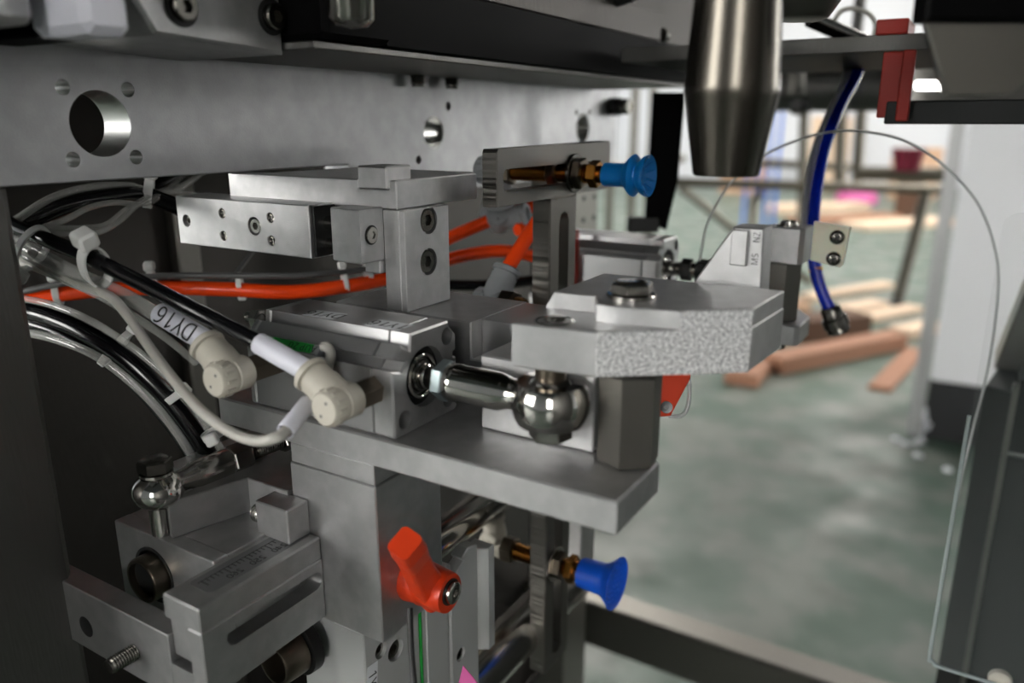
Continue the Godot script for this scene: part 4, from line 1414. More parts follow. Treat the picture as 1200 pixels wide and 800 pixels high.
	part(t, "screw_recess", mb, M["black rubber"])
	mb = MB.new()
	lathe(mb, axis(hub, Vector3(1, 0, 0)), V2([0, 0, 4.4, 0, 4.6, 0.4, 4.4, 2.2, 3.8, 2.6, 1.6, 2.6, 1.4, 1.6, 0, 1.6]), 28)
	part(t, "lever_screw", mb, M["bright steel"], "steel lever screw")


func loft(mb: MB, secs: Array, side: Vector3) -> void:
	var rings := []
	for i in secs.size():
		var d: Vector3 = (secs[mini(i + 1, secs.size() - 1)][0] - secs[maxi(i - 1, 0)][0]).normalized()
		var u := (side - d * side.dot(d)).normalized()
		var w := d.cross(u)
		var ring := []
		for q in rrect(-secs[i][1], secs[i][1], -secs[i][2], secs[i][2], secs[i][1] * 0.45, 4):
			ring.append(secs[i][0] + u * q.x + w * q.y)
		rings.append(ring)
	for i in rings.size() - 1:
		var k: int = rings[i].size()
		for j in k:
			var a: Vector3 = rings[i][j]
			var b: Vector3 = rings[i][(j + 1) % k]
			var c: Vector3 = rings[i + 1][(j + 1) % k]
			var d: Vector3 = rings[i + 1][j]
			var n1: Vector3 = ((b - a).cross(d - a)).normalized()
			if n1.length() < 0.5:
				n1 = ((c - b).cross(d - b)).normalized()
			if n1.dot(a - secs[i][0]) < 0:
				n1 = -n1
			mb.quad(a, b, c, d, n1, n1, n1, n1)
	for e in [0, rings.size() - 1]:
		var nn: Vector3 = (secs[1][0] - secs[0][0]).normalized() * -1.0 if e == 0 else (secs[-1][0] - secs[-2][0]).normalized()
		for j in rings[e].size():
			mb.tri(secs[e][0], rings[e][j], rings[e][(j + 1) % rings[e].size()], nn, nn, nn)


func below_base() -> void:
	var t := thing("rear_guide_plate", Vector3(-225, -300, -214), "pale upright aluminium plate under the clamp housing at the bottom edge", "plate")
	var mb := MB.new()
	box(mb, -239.5, -212, -300, -198.6, -222, -211, 0.5)
	part(t, "plate_body", mb, M["matte aluminium"])
	# bearing low behind the scale bar
	t = thing("shaft_bearing", Vector3(-236, -232, -190), "dark round shaft bearing at the bottom edge below the scale bar", "bearing")
	mb = MB.new()
	lathe(mb, axis(Vector3(-232, -219, -200), Vector3(-0.1, 0, 1)), V2([8.4, 0, 10.2, 0, 10.2, 11, 9.6, 12, 8.6, 12, 8.2, 11, 8.2, 2, 0, 2]), 36)
	part(t, "outer_ring", mb, M["nickel"])
	mb = MB.new()
	lathe(mb, axis(Vector3(-232, -219, -206), Vector3(-0.1, 0, 1)), V2([0, 0, 12.5, 0, 12.5, 5, 0, 5]), 32)
	part(t, "seal", mb, M["black rubber"])
	# actuator body with bolts and a label
	t = thing("lower_actuator", Vector3(-196, -300, -222), "pale actuator body with two round bolts and a white label at the bottom edge", "actuator")
	mb = MB.new()
	poly(mb, Transform3D(FX, Vector3.ZERO), rect(-238.5, -203, -300, -199.2, 0.8), -211.5, -195, 0.6, [circ(3.7, 24, -213.0, -213.2), circ(5.0, 28, -222.2, -219.0)])
	part(t, "actuator_body", mb, M["matte aluminium"])
	bolt_in(t, Vector3(-200, -213.2, -213.0), Vector3(1, 0, 0), 3.4, 3.6, 3.0, "bright steel")
	bolt_in(t, Vector3(-200, -219.0, -222.2), Vector3(1, 0, 0), 4.4, 3.6, 4.0)
	sticker(t, "1Y2", Vector3(-194.98, -224.5, -206.6), Vector3(0, -1, 0.1), Vector3(0, -0.1, -1), 17, 6.5, 4.8)
	# ribbed extrusion and side plate
	t = thing("grooved_profile", Vector3(-196, -320, -250), "upright grooved aluminium profile behind the red lever at the bottom", "profile")
	mb = MB.new()
	poly(mb, Transform3D(FY, Vector3.ZERO), pts([-206, -239.6, -194.4, -239.6, -194.4, -242.5, -193.8, -243, -193.8, -258.6, -195.2, -259.2, -195.2, -260.6, -193.8, -261.2, -206, -261.2]), -320, -197, 0.3)
	part(t, "profile_body", mb, M["matte aluminium"])
	mb = MB.new()
	box(mb, -195.4, -194.2, -318, -199, -239.5, -238.8, 0)
	part(t, "green_seam", mb, M["green sticker"], "thin green seam")
	t = thing("side_rail_plate", Vector3(-196, -320, -275), "pale upright plate with a hooked top and one socket screw right of the red lever", "plate")
	mb = MB.new()
	poly(mb, Transform3D(FX, Vector3.ZERO), pts([-261.4, -320, -261.4, -207, -272.5, -201.2, -271, -199, -276, -196.2, -284, -198, -284, -320]), -201, -194, 0.5, [circ(3.6, 24, -268.5, -250.5)])
	part(t, "plate_body", mb, M["matte aluminium"])
	mb = MB.new()
	poly(mb, Transform3D(FY, Vector3.ZERO), pts([-201, -284.1, -194, -284.1, -189.5, -287, -189.5, -292, -201, -292]), -258, -200.5, 0.4)
	part(t, "hooked_flange", mb, M["matte aluminium"])
	bolt_in(t, Vector3(-197.5, -250.5, -268.5), Vector3(1, 0, 0), 3.3, 2.6, 2.8)
	# shafts and pipes
	mb = MB.new()
	rod(mb, Vector3(-240, -222.5, -250), Vector3(-240, -222.5, -440), 10.0, 0.5, 40)
	solo("guide_shaft", mb, M["chrome"], "polished guide shaft running back under the base plate", "shaft")
	mb = MB.new()
	rod(mb, Vector3(-214.4, -300.0, -250), Vector3(-214.4, -300.0, -434), 14.5, 0.5, 48)
	solo("thick_pipe", mb, M["bright steel"], "thick bright steel pipe rising diagonally at the bottom centre", "pipe")
	mb = MB.new()
	var k := 0
	for q in [[Vector3(-170.1, -178, -202.9), Vector3(-165.2, -190.4, -197), Vector3(-159.6, -203.1, -191.4)]]:
		tube(mb, q, 1.2)
	solo("thin_black_wire", mb, M["black rubber"], "thin black wire hanging down beside the lower actuator", "wire")
	mb = MB.new()
	poly(mb, Transform3D(Basis(Vector3(0.8, 0, -0.6), Vector3(0.25, 0.95, 0.2), Vector3(0.6, 0, 0.8)), Vector3(-162, -224.4, -229.3)), pts([-5, -14, 8, -14, 6, -6, -3, 10]), 0, 0.8, 0.2)
	solo("pink_tag", mb, M["pink plastic"], "small pink plastic tag at the bottom edge by the thick pipe", "tag")


# ---------- hoses, ties and the two tagged fittings ----------
func zip_tie(p: Vector3, d: Vector3, rx: float, ry: float, head: Vector3, label: String, hs := 1.0, tail := Vector3.ZERO) -> void:
	# a strap looped round a bundle: plane across d; head is the direction (from the bundle's middle) in which its head sits
	var t := thing("zip_tie", p, label, "zip tie")
	var f := axis(p, d)
	var hl := f.basis.inverse() * head
	hl.z = 0
	hl = hl.normalized()
	var ang := atan2(hl.y, hl.x)
	var fr := Transform3D(f.basis * Basis(Vector3(0, 0, 1), ang), p)
	var mb := MB.new()
	var o := PackedVector2Array()
	var i := PackedVector2Array()
	for k in 32:
		var a := TAU * k / 32
		o.append(Vector2(cos(a) * (rx + 0.9), sin(a) * (ry + 0.9)))
		i.append(Vector2(cos(a) * rx, sin(a) * ry))
	poly(mb, fr, o, -1.7 * hs, 1.7 * hs, 0.2, [i])
	part(t, "strap", mb, M["zip tie nylon"])
	mb = MB.new()
	poly(mb, fr * Transform3D(Basis(), Vector3(rx + 0.6, 0, 0)), rrect(-0.2, 4.6 * hs, -2.6 * hs, 2.6 * hs, 1.2 * hs, 4), -2.7 * hs, 2.7 * hs, 0.7 * hs)
	part(t, "tie_head", mb, M["zip tie nylon"])
	if tail != Vector3.ZERO:
		mb = MB.new()
		tube(mb, [fr * Vector3(rx + 2, 0, 0), fr * Vector3(rx + 2, 0, 0) + tail * 0.5, fr * Vector3(rx + 2, 0, 0) + tail], 1.6, 10, 4, 0.4)
		part(t, "tie_tail", mb, M["zip tie nylon"])


func hose(called: String, path: Array, r: float, m: String, label: String, category := "hose", sub := 8) -> void:
	var mb := MB.new()
	tube(mb, path, r, 16, sub)
	solo(called, mb, M[m], label, category)


func sleeve(a: Vector3, b: Vector3, r: float, text: String, label: String) -> Node3D:
	var t := thing("marker_sleeve", a, label, "sleeve")
	var mb := MB.new()
	lathe(mb, axis(a, b - a), V2([r - 0.7, 0.2, r - 0.2, 0, r, 0.3, r, a.distance_to(b) - 0.3, r - 0.2, a.distance_to(b), r - 0.7, a.distance_to(b) - 0.2]), 28)
	var s := part(t, "sleeve_body", mb, M["white sleeve"])
	if text:
		var d := (b - a).normalized()
		var eye := -(a + b).normalized()
		# turned a little upwards on the sleeve, as worn; letters laid round the curve one by one
		var side := (eye - d * eye.dot(d)).normalized()
		var upw := side.cross(d).normalized()
		var step := a.distance_to(b) * 0.78 / text.length()
		for k in text.length():
			var c := b - d * (a.distance_to(b) * 0.17 + step * (k + 0.3))
			lettering(s, "lettering", text[k], c + side * (r + 0.03), -d, -side.cross(-d) * -1.0 if false else (-d).cross(side) * -1.0, step * 1.35, M["print"])
	return t


func hoses() -> void:
	hose("black_hose", [Vector3(-366.7, -35.9, -171.3), Vector3(-341.1, -41.3, -169.4), Vector3(-318.2, -45.5, -169.9), Vector3(-295, -51, -172.6), Vector3(-270.4, -59.1, -176.5), Vector3(-243.8, -68.3, -181.3), Vector3(-221.6, -76.9, -186.2), Vector3(-203, -83, -187.4)], 3.1, "black tube", "straight black air hose running down from the left to the front white fitting")
	hose("clear_hose", [Vector3(-360.7, -43.2, -168.9), Vector3(-336.5, -48, -167.6), Vector3(-315, -54.8, -170.1), Vector3(-300.6, -60.6, -174.6), Vector3(-288.2, -66.5, -180.2), Vector3(-270, -72.5, -181), Vector3(-250, -77.5, -181)], 2.9, "clear tube", "clear air hose under the black one ending in the printed white sleeve")
	hose("clear_hose", [Vector3(-360.2, -46.7, -168.1), Vector3(-332.3, -52, -166.5), Vector3(-308.2, -60.1, -168.8), Vector3(-292.1, -65.4, -172.1), Vector3(-281.7, -75.3, -180.1), Vector3(-279.2, -83.9, -188.6), Vector3(-277.6, -97, -199.9)], 1.6, "clear tube", "thin clear line hanging just under the tied hose pair at the left")
	hose("sensor_cable", [Vector3(-365.9, -53.2, -169.8), Vector3(-330.8, -56.4, -168.4), Vector3(-307.2, -61.8, -171.4), Vector3(-288, -64.6, -172.5), Vector3(-276.1, -70.8, -171.6), Vector3(-264.1, -79.4, -170.1), Vector3(-248.8, -88.9, -167.9), Vector3(-230.3, -97.7, -165.4), Vector3(-213.9, -102.2, -164.3), Vector3(-201.4, -102.7, -164.4), Vector3(-193.2, -100.3, -165.4), Vector3(-192.4, -99.3, -169.2), Vector3(-195.1, -97.4, -177.3), Vector3(-197.6, -95, -185.1), Vector3(-202.3, -91.3, -195.6), Vector3(-202.7, -87.4, -200.3), Vector3(-202.8, -82.8, -202.9), Vector3(-205, -80.4, -203.6), Vector3(-207.3, -80.3, -203.4)], 1.9, "white cable", "off-white sensor cable looping down and back up to the cylinder", "cable")
	sleeve(Vector3(-192.4, -99.3, -169.2), Vector3(-197.6, -95, -185.1), 3.1, "", "short blank white sleeve on the sensor cable under the front fitting")
	# fittings on the cylinder with their marker sleeves
	var fit := elbow("tagged_fitting", Vector3(-183.4, -92.8, -204.4), Vector3(0, 0, 1), Vector3(-0.93, 0.50, -0.02), "ivory plastic", "front white elbow fitting with a blank white sleeve on the cylinder side", 9.5, 12.2, 6.3)
	elbow("tagged_fitting", Vector3(-229.1, -88.5, -203.2), Vector3(0, 0, 1), Vector3(-0.9, 0.62, -0.02), "ivory plastic", "rear white elbow fitting with a printed sleeve at the cylinder's back end", 9.5, 18.5, 6.3)
	sleeve(Vector3(-221.8, -76.9, -186.2), Vector3(-199.3, -84.2, -187.5), 3.9, "", "blank white marker sleeve on the black hose at the front fitting")
	sleeve(Vector3(-269.6, -70.7, -180.5), Vector3(-244.6, -78.5, -181.5), 4.2, "DY16", "white marker sleeve printed DY16 on the clear hose")
	# upper bundle
	hose("black_hose", [Vector3(-364.2, -49.7, -169.5), Vector3(-348.4, -41.6, -174.6), Vector3(-345.7, -35.1, -190.5), Vector3(-350, -33, -212.9), Vector3(-353.8, -33.6, -234.7), Vector3(-352.5, -40.3, -251.6), Vector3(-343.3, -50.2, -266.2)], 4.2, "black tube", "black hose arching up behind the frame column under the drilled plate")
	hose("black_hose", [Vector3(-360.5, -37, -231.9), Vector3(-365.8, -30.8, -252.7), Vector3(-382.2, -26.9, -280.4), Vector3(-403.8, -21, -317.8)], 4.0, "black tube", "black hose slanting up behind the drilled plate's lower edge")
	hose("clear_hose", [Vector3(-357.9, -44.5, -169), Vector3(-344.7, -38.6, -171.7), Vector3(-344.2, -31.1, -186.7), Vector3(-347.7, -27.9, -206.2), Vector3(-352.2, -28.7, -227.6), Vector3(-353.3, -32.9, -241.3), Vector3(-357, -32.9, -257.4), Vector3(-381.1, -26.1, -293.5)], 1.7, "clear tube", "topmost thin clear line arching over the black hose at the upper left")
	hose("clear_hose", [Vector3(-330.8, -42.1, -170.6), Vector3(-328.1, -38.9, -181.8), Vector3(-334.6, -35.4, -197.2), Vector3(-339.9, -34.8, -212.4), Vector3(-343.9, -37, -227.5), Vector3(-351.2, -35.7, -241.8), Vector3(-373.2, -27.1, -273.7), Vector3(-392.7, -21.1, -300.2)], 1.3, "clear tube", "thin clear line dipping below the arched black hose")
	hose("clear_hose", [Vector3(-334.2, -43.3, -173), Vector3(-330.9, -45, -184.2), Vector3(-330, -45.7, -196.7), Vector3(-334.2, -42.5, -209.7), Vector3(-340.8, -37.3, -223.2), Vector3(-351.3, -34.5, -242.1), Vector3(-355.2, -34.6, -257.9), Vector3(-360, -38.1, -278.2)], 1.3, "clear tube", "lowest thin clear line sagging under the arched hoses")
	hose("clear_hose", [Vector3(-343.3, -43.3, -177.1), Vector3(-340.3, -43.4, -186.2), Vector3(-332.7, -43.4, -200.6), Vector3(-338.9, -38.8, -215.4), Vector3(-347.2, -34.8, -232.3), Vector3(-369.3, -31.2, -262.6), Vector3(-394, -20.6, -299.6)], 1.2, "clear tube", "middle thin clear line among the sagging lines under the arch")
	# lower bundle
	hose("black_hose", [Vector3(-376.1, -82.2, -180.9), Vector3(-352.2, -83.5, -182.9), Vector3(-330, -90.6, -188.1), Vector3(-312.3, -103.2, -194.9), Vector3(-299.9, -121.1, -202.7), Vector3(-292.2, -137.7, -208.1), Vector3(-284.9, -156.5, -212.6)], 4.2, "black tube", "upper black hose of the bundle curving down at the lower left")
	hose("black_hose", [Vector3(-383.8, -88.6, -183.8), Vector3(-363.5, -91.7, -187.9), Vector3(-343.4, -98.9, -193), Vector3(-326.8, -110.8, -199.3), Vector3(-314.8, -127.9, -206), Vector3(-306.8, -145, -211.4), Vector3(-300.6, -161.7, -215.9)], 3.6, "black tube", "lower black hose of the bundle curving down at the lower left")
	hose("clear_hose", [Vector3(-365.3, -74.9, -176.5), Vector3(-340.9, -75.4, -177.9), Vector3(-319.1, -81.6, -183.1), Vector3(-300, -94.8, -190.6), Vector3(-287.2, -112.1, -198.9), Vector3(-280.5, -128, -203.8), Vector3(-272.9, -146.6, -208.6)], 1.6, "clear tube", "thin clear line along the top of the lower left bundle")
	hose("clear_hose", [Vector3(-372.6, -91.4, -177.6), Vector3(-344.9, -90.7, -177.7), Vector3(-324.6, -94.8, -181.5), Vector3(-312.9, -102.5, -186.2), Vector3(-302.5, -116.2, -193), Vector3(-295.5, -132.4, -199.3), Vector3(-289.1, -151, -204.5)], 1.9, "clear tube", "thin clear line along the underside of the lower left bundle")
	# orange hose
	hose("orange_hose", [Vector3(-460.8, -100, -208.3), Vector3(-440.7, -92.6, -217), Vector3(-425.5, -89.5, -227.4), Vector3(-405.2, -87.4, -244.1), Vector3(-381.2, -87.4, -263.7), Vector3(-358, -89.5, -284.5), Vector3(-334.8, -92.3, -306.4), Vector3(-317.6, -91.5, -329.4), Vector3(-307, -90.1, -354.6), Vector3(-298.6, -86.3, -385.4), Vector3(-287.7, -82.1, -411.6), Vector3(-272.4, -81, -433.5), Vector3(-255.2, -87.5, -454.2), Vector3(-238.7, -99.6, -478.6)], 4.0, "orange tube", "long orange air hose running across behind the cylinder")
	hose("grey_cable", [Vector3(-455.3, -92.4, -206.9), Vector3(-435.2, -86.5, -215.1), Vector3(-416.5, -82.1, -228), Vector3(-399.3, -80.7, -241.4), Vector3(-376.8, -79.9, -261.5), Vector3(-347.8, -81.4, -288.6), Vector3(-329, -82.7, -308.2), Vector3(-315.9, -82.7, -328.4), Vector3(-310.5, -82.6, -344), Vector3(-310, -82.4, -362.6)], 1.7, "grey cable", "grey cable tied along the top of the long orange hose", "cable")
	hose("grey_cable", [Vector3(-360.4, -84.8, -287), Vector3(-364.3, -79.3, -298.6), Vector3(-369.7, -73.2, -311.9), Vector3(-379, -68.5, -329.7)], 1.2, "grey cable", "short grey cable branching up from the orange hose under the slide block", "cable")
	hose("black_hose", [Vector3(-310.8, -99.5, -391.8), Vector3(-297.8, -102.5, -411), Vector3(-279.5, -104, -433.9), Vector3(-255.7, -102, -461.3), Vector3(-236.2, -98.3, -486.7)], 3.6, "black tube", "black hose running just below the orange hose behind the guide block")
	# zip ties
	zip_tie(Vector3(-328.3, -48.7, -167.5), Vector3(0.9, -0.28, 0.1), 9.0, 4.6, Vector3(0.15, -1, 0.5), "large white zip tie round the hoses close to the frame column", 1.2)
	zip_tie(Vector3(-294.1, -53.5, -172.3), Vector3(0.9, -0.3, 0), 9.0, 4.6, Vector3(0.1, 1, 0.4), "large white zip tie with a big head round the hoses at the left", 1.45)
	zip_tie(Vector3(-352.6, -33, -238.1), Vector3(0.6, -0.2, -0.7), 6.6, 4.4, Vector3(0, 1, 0.2), "white zip tie round the arched hoses at the upper left", 1.2)
	zip_tie(Vector3(-426.8, -88.2, -226.9), Vector3(0.65, 0.03, -0.75), 6.6, 4.2, Vector3(0.0, 1, 0.4), "first white zip tie on the orange hose from the left", 1.0)
	zip_tie(Vector3(-388.5, -84.3, -257.8), Vector3(0.7, 0, -0.7), 6.8, 4.2, Vector3(0, 1, 0.3), "white zip tie head above the orange hose behind the black hose", 1.0)
	zip_tie(Vector3(-355.6, -87.1, -289.2), Vector3(0.75, 0, -0.7), 6.6, 4.2, Vector3(0, -1, -0.8), "thin zip tie round the orange hose below the slide block", 0.8)
	zip_tie(Vector3(-317.1, -87.9, -332), Vector3(0.6, 0.1, -0.8), 6.6, 4.2, Vector3(0, 1, -0.4), "zip tie round the orange hose below the small stepped block", 0.8)
	zip_tie(Vector3(-312.4, -87.4, -347.3), Vector3(0.5, 0.1, -0.9), 6.6, 4.2, Vector3(0, 1, -0.6), "last zip tie on the orange hose beside the upright", 0.8)
	zip_tie(Vector3(-326, -96.7, -194.7), Vector3(0.55, -0.6, -0.35), 9.0, 5.0, Vector3(0.4, 0.6, -0.6), "upper zip tie on the lower left hose bundle", 0.9)
	zip_tie(Vector3(-300.2, -116.4, -204), Vector3(0.45, -0.75, -0.35), 9.0, 5.0, Vector3(0.8, 0.5, 0.3), "middle zip tie on the lower left hose bundle", 1.0)
	zip_tie(Vector3(-271.4, -127.5, -199.8), Vector3(0.3, -0.9, -0.2), 5.0, 4.0, Vector3(0.2, 0.8, 0.6), "lowest zip tie by the ball joint rod under the base plate", 1.0)


# ---------- things at the upper right ----------
func overhead_right() -> void:
	var mb := MB.new()
	var ur := thing("upper_cross_rail", Vector3(-75, 35.4, -550), "dark horizontal rail with a grey front strip passing behind the large nozzle", "rail")
	box(mb, -210, 60, 35.4, 43.2, -640, -471.6, 0.8)
	part(ur, "rail_body", mb, M["black paint"])
	mb = MB.new()
	box(mb, -210, 60, 35.2, 43.4, -471.5, -470, 0.5)
	part(ur, "front_strip", mb, M["dull stainless"])
	mb = MB.new()
	box(mb, -57.5, 120, -1.0, 10.6, -640, -462, 0.8)
	solo("glossy_cross_bar", mb, M["dark machine paint"], "dark glossy bar under the blurred grey plate at the right", "bar")
	# blurred near plate with chamfered foot
	var t := thing("near_foot_plate", Vector3(-11.3, 7.3, -277.9), "blurred grey plate with chamfered lower corners at the upper right corner", "plate")
	mb = MB.new()
	var a := Vector3(-28.4, 27.4, -274)
	var b := Vector3(-17.8, 7.5, -274)
	var c := Vector3(-2, 7.5, -283.7)
	var r := Vector3(cos(deg_to_rad(31.5)), 0, -sin(deg_to_rad(31.5)))
	var fr := Transform3D(Basis(r, Vector3.UP, r.cross(Vector3.UP)), b)
	poly(mb, fr, pts([-9.3, 20.6, 0, 0, 18.7, 0, 24, 5.5, 60, 8, 60, 22]), -3, 0, 0.5)
	part(t, "plate_body", mb, M["brushed stainless"])
	mb = MB.new()
	poly(mb, fr, pts([-11.2, 20.0, 60, 20.0, 60, 80, -12.5, 80]), -5, 4, 1)
	part(t, "black_cover", mb, M["black paint"], "black cover")
	# red bracket
	t = thing("red_bracket", Vector3(-60.9, 1.5, -523.2), "red folded bracket hanging beside the glossy bar at the upper right", "bracket")
	mb = MB.new()
	var rb := Vector3(-61.5, 2.2, -461)
	var rc := Vector3(-45.3, 0.5, -461)
	var rm := Vector3(-51.8, 2.2, -461)
	box(mb, rb.x, rm.x, rb.y, 34.5, -466, -462.5, 0.6)
	part(t, "bracket_web", mb, M["red paint"])
	mb = MB.new()
	box(mb, rm.x, rc.x - 0.6, rc.y, 34.8, -461.8, -457, 0.6)
	part(t, "bracket_flange", mb, M["red paint"])
	mb = MB.new()
	box(mb, rb.x - 6, rc.x - 7, 43.4, 51, -500, -470, 0.6)
	part(t, "top_lug", mb, M["red paint"])
	# blue and white hoses
	hose("blue_hose", [Vector3(-98, 48.5, -637.6), Vector3(-97.5, 30.2, -613.7), Vector3(-100.8, 10, -586.8), Vector3(-103.4, -11.9, -565.9), Vector3(-103.7, -38.6, -550.9), Vector3(-101.8, -63.5, -540.3), Vector3(-98, -86.4, -535.1), Vector3(-92.4, -102.5, -533.3), Vector3(-84.5, -117.9, -533.1)], 3.9, "blue tube", "blue air hose curving down behind the nylon finger at the right")
	hose("white_hose", [Vector3(-104.5, 43.2, -639.2), Vector3(-105.7, 22.1, -618.2), Vector3(-109.1, 2.9, -597.6), Vector3(-111.9, -16.2, -581.2), Vector3(-111.6, -39.9, -566.3), Vector3(-109.3, -65.7, -556.8), Vector3(-107.2, -86.7, -551.3)], 3.6, "milky tube", "white translucent hose beside the blue hose at the right")
	mb = MB.new()
	var p := Vector3(-96.5, -90.2, -534.8)
	lathe(mb, axis(p, Vector3(0.05, -1, 0)), V2([0, 0, 4.2, 0, 4.2, 3.5, 0, 3.5]), 20)
	solo("yellow_band", mb, M["yellow tape"], "yellow tape band on the blue hose under the nylon finger", "tape")
	t = thing("hose_plug", Vector3(-79.6, -131.3, -534.2), "dark metal plug hanging on the end of the blue hose", "plug")
	mb = MB.new()
	var q0 := Vector3(-84.6, -116.9, -533.4)
	var q1 := Vector3(-77.7, -132.6, -536.2)
	lathe(mb, axis(q0, q1 - q0), V2([0, -2, 5.0, -2, 6.4, 0, 6.6, 6, 8.2, 6.6, 8.2, 12, 6.8, 12.6, 7.4, 15.5, 6.0, 17, 0, 17]), 28)
	part(t, "plug_body", mb, M["screw steel"])
	# thin pipes and a bare wire loop above the rail
	mb = MB.new()
	rod(mb, Vector3(-121.1, 63.8, -561.4), Vector3(-90, 50, -588.2), 5, 0.6)
	solo("bright_pipe", mb, M["bright steel"], "short bright pipe lying above the upper cross rail", "pipe")
	hose("white_wire", [Vector3(-108.5, 63.6, -577.6), Vector3(-105.6, 69.5, -581.3), Vector3(-99.4, 71.2, -586.9), Vector3(-90.6, 68.1, -592.5), Vector3(-85.8, 60.8, -594.2), Vector3(-86, 52.2, -591.3), Vector3(-86.1, 46.3, -589.3)], 1.5, "white cable", "bent white wire above the upper cross rail", "wire")
	# big drum of another machine behind
	t = thing("rear_drum", Vector3(-272.1, 31.3, -1426.2), "blurred grey-brown drum of another machine behind the blue hose", "drum")
	mb = MB.new()
	var d0 := Vector3(-365.2, 53, -1376.2)
	rod(mb, d0, d0 + r * 240, 36, 6, 32)
	part(t, "drum_shell", mb, M["dull stainless"])
	mb = MB.new()
	var hr := d0 + r * 150
	rod(mb, hr + Vector3(0, 30, 0), Vector3(hr.x, 329.5, hr.z), 9, 1, 12)
	part(t, "hanger_rod", mb, M["dull stainless"])
	mb = MB.new()
	rod(mb, Vector3(-295.5, 33, -1363.7), Vector3(-292.8, 14.6, -1359.3), 16, 2)
	part(t, "drum_knob", mb, M["black rubber"])
	mb = MB.new()
	rod(mb, Vector3(-309.9, 80.4, -1372.8), Vector3(-304.1, 40.9, -1363.4), 15, 2)
	part(t, "drum_bracket", mb, M["brushed stainless"])
	t = thing("rear_machine_head", Vector3(-127.1, 36.2, -1760.2), "plain grey housing of another machine behind the glossy bar", "machine")
	mb = MB.new()
	var hb := Vector3(-223.6, 33, -1700.1)
	poly(mb, Transform3D(Basis(r, Vector3.UP, r.cross(Vector3.UP)), hb), rect(0, 420, 0, 80, 2), -200, 0, 2)
	part(t, "housing", mb, M["mill steel"])
	var lamp := thing("strip_lamp", Vector3(-140.7, 65.2, -1700.5), "small lit white strip lamp above the glossy bar at the right", "lamp")
	mb = MB.new()
	poly(mb, Transform3D(Basis(r, Vector3.UP, r.cross(Vector3.UP)), Vector3(-139.7, 64.7, -1688.8)), rrect(-27, 27, -5.5, 5.5, 2, 3), -4, 4, 0.5)
	part(lamp, "lamp_face", mb, M["lamp diffuser"])
	var ol := OmniLight3D.new()
	ol.name = "strip_light"
	ol.position = (Vector3(-138.2, 64.1, -1671.2) - Vector3(-140.7, 65.2, -1700.5)) * 0.001
	ol.light_energy = 0.02
	ol.light_size = 0.02
	ol.omni_range = 20.0
	ol.omni_attenuation = 2.0
	ol.shadow_enabled = true
	lamp.add_child(ol)


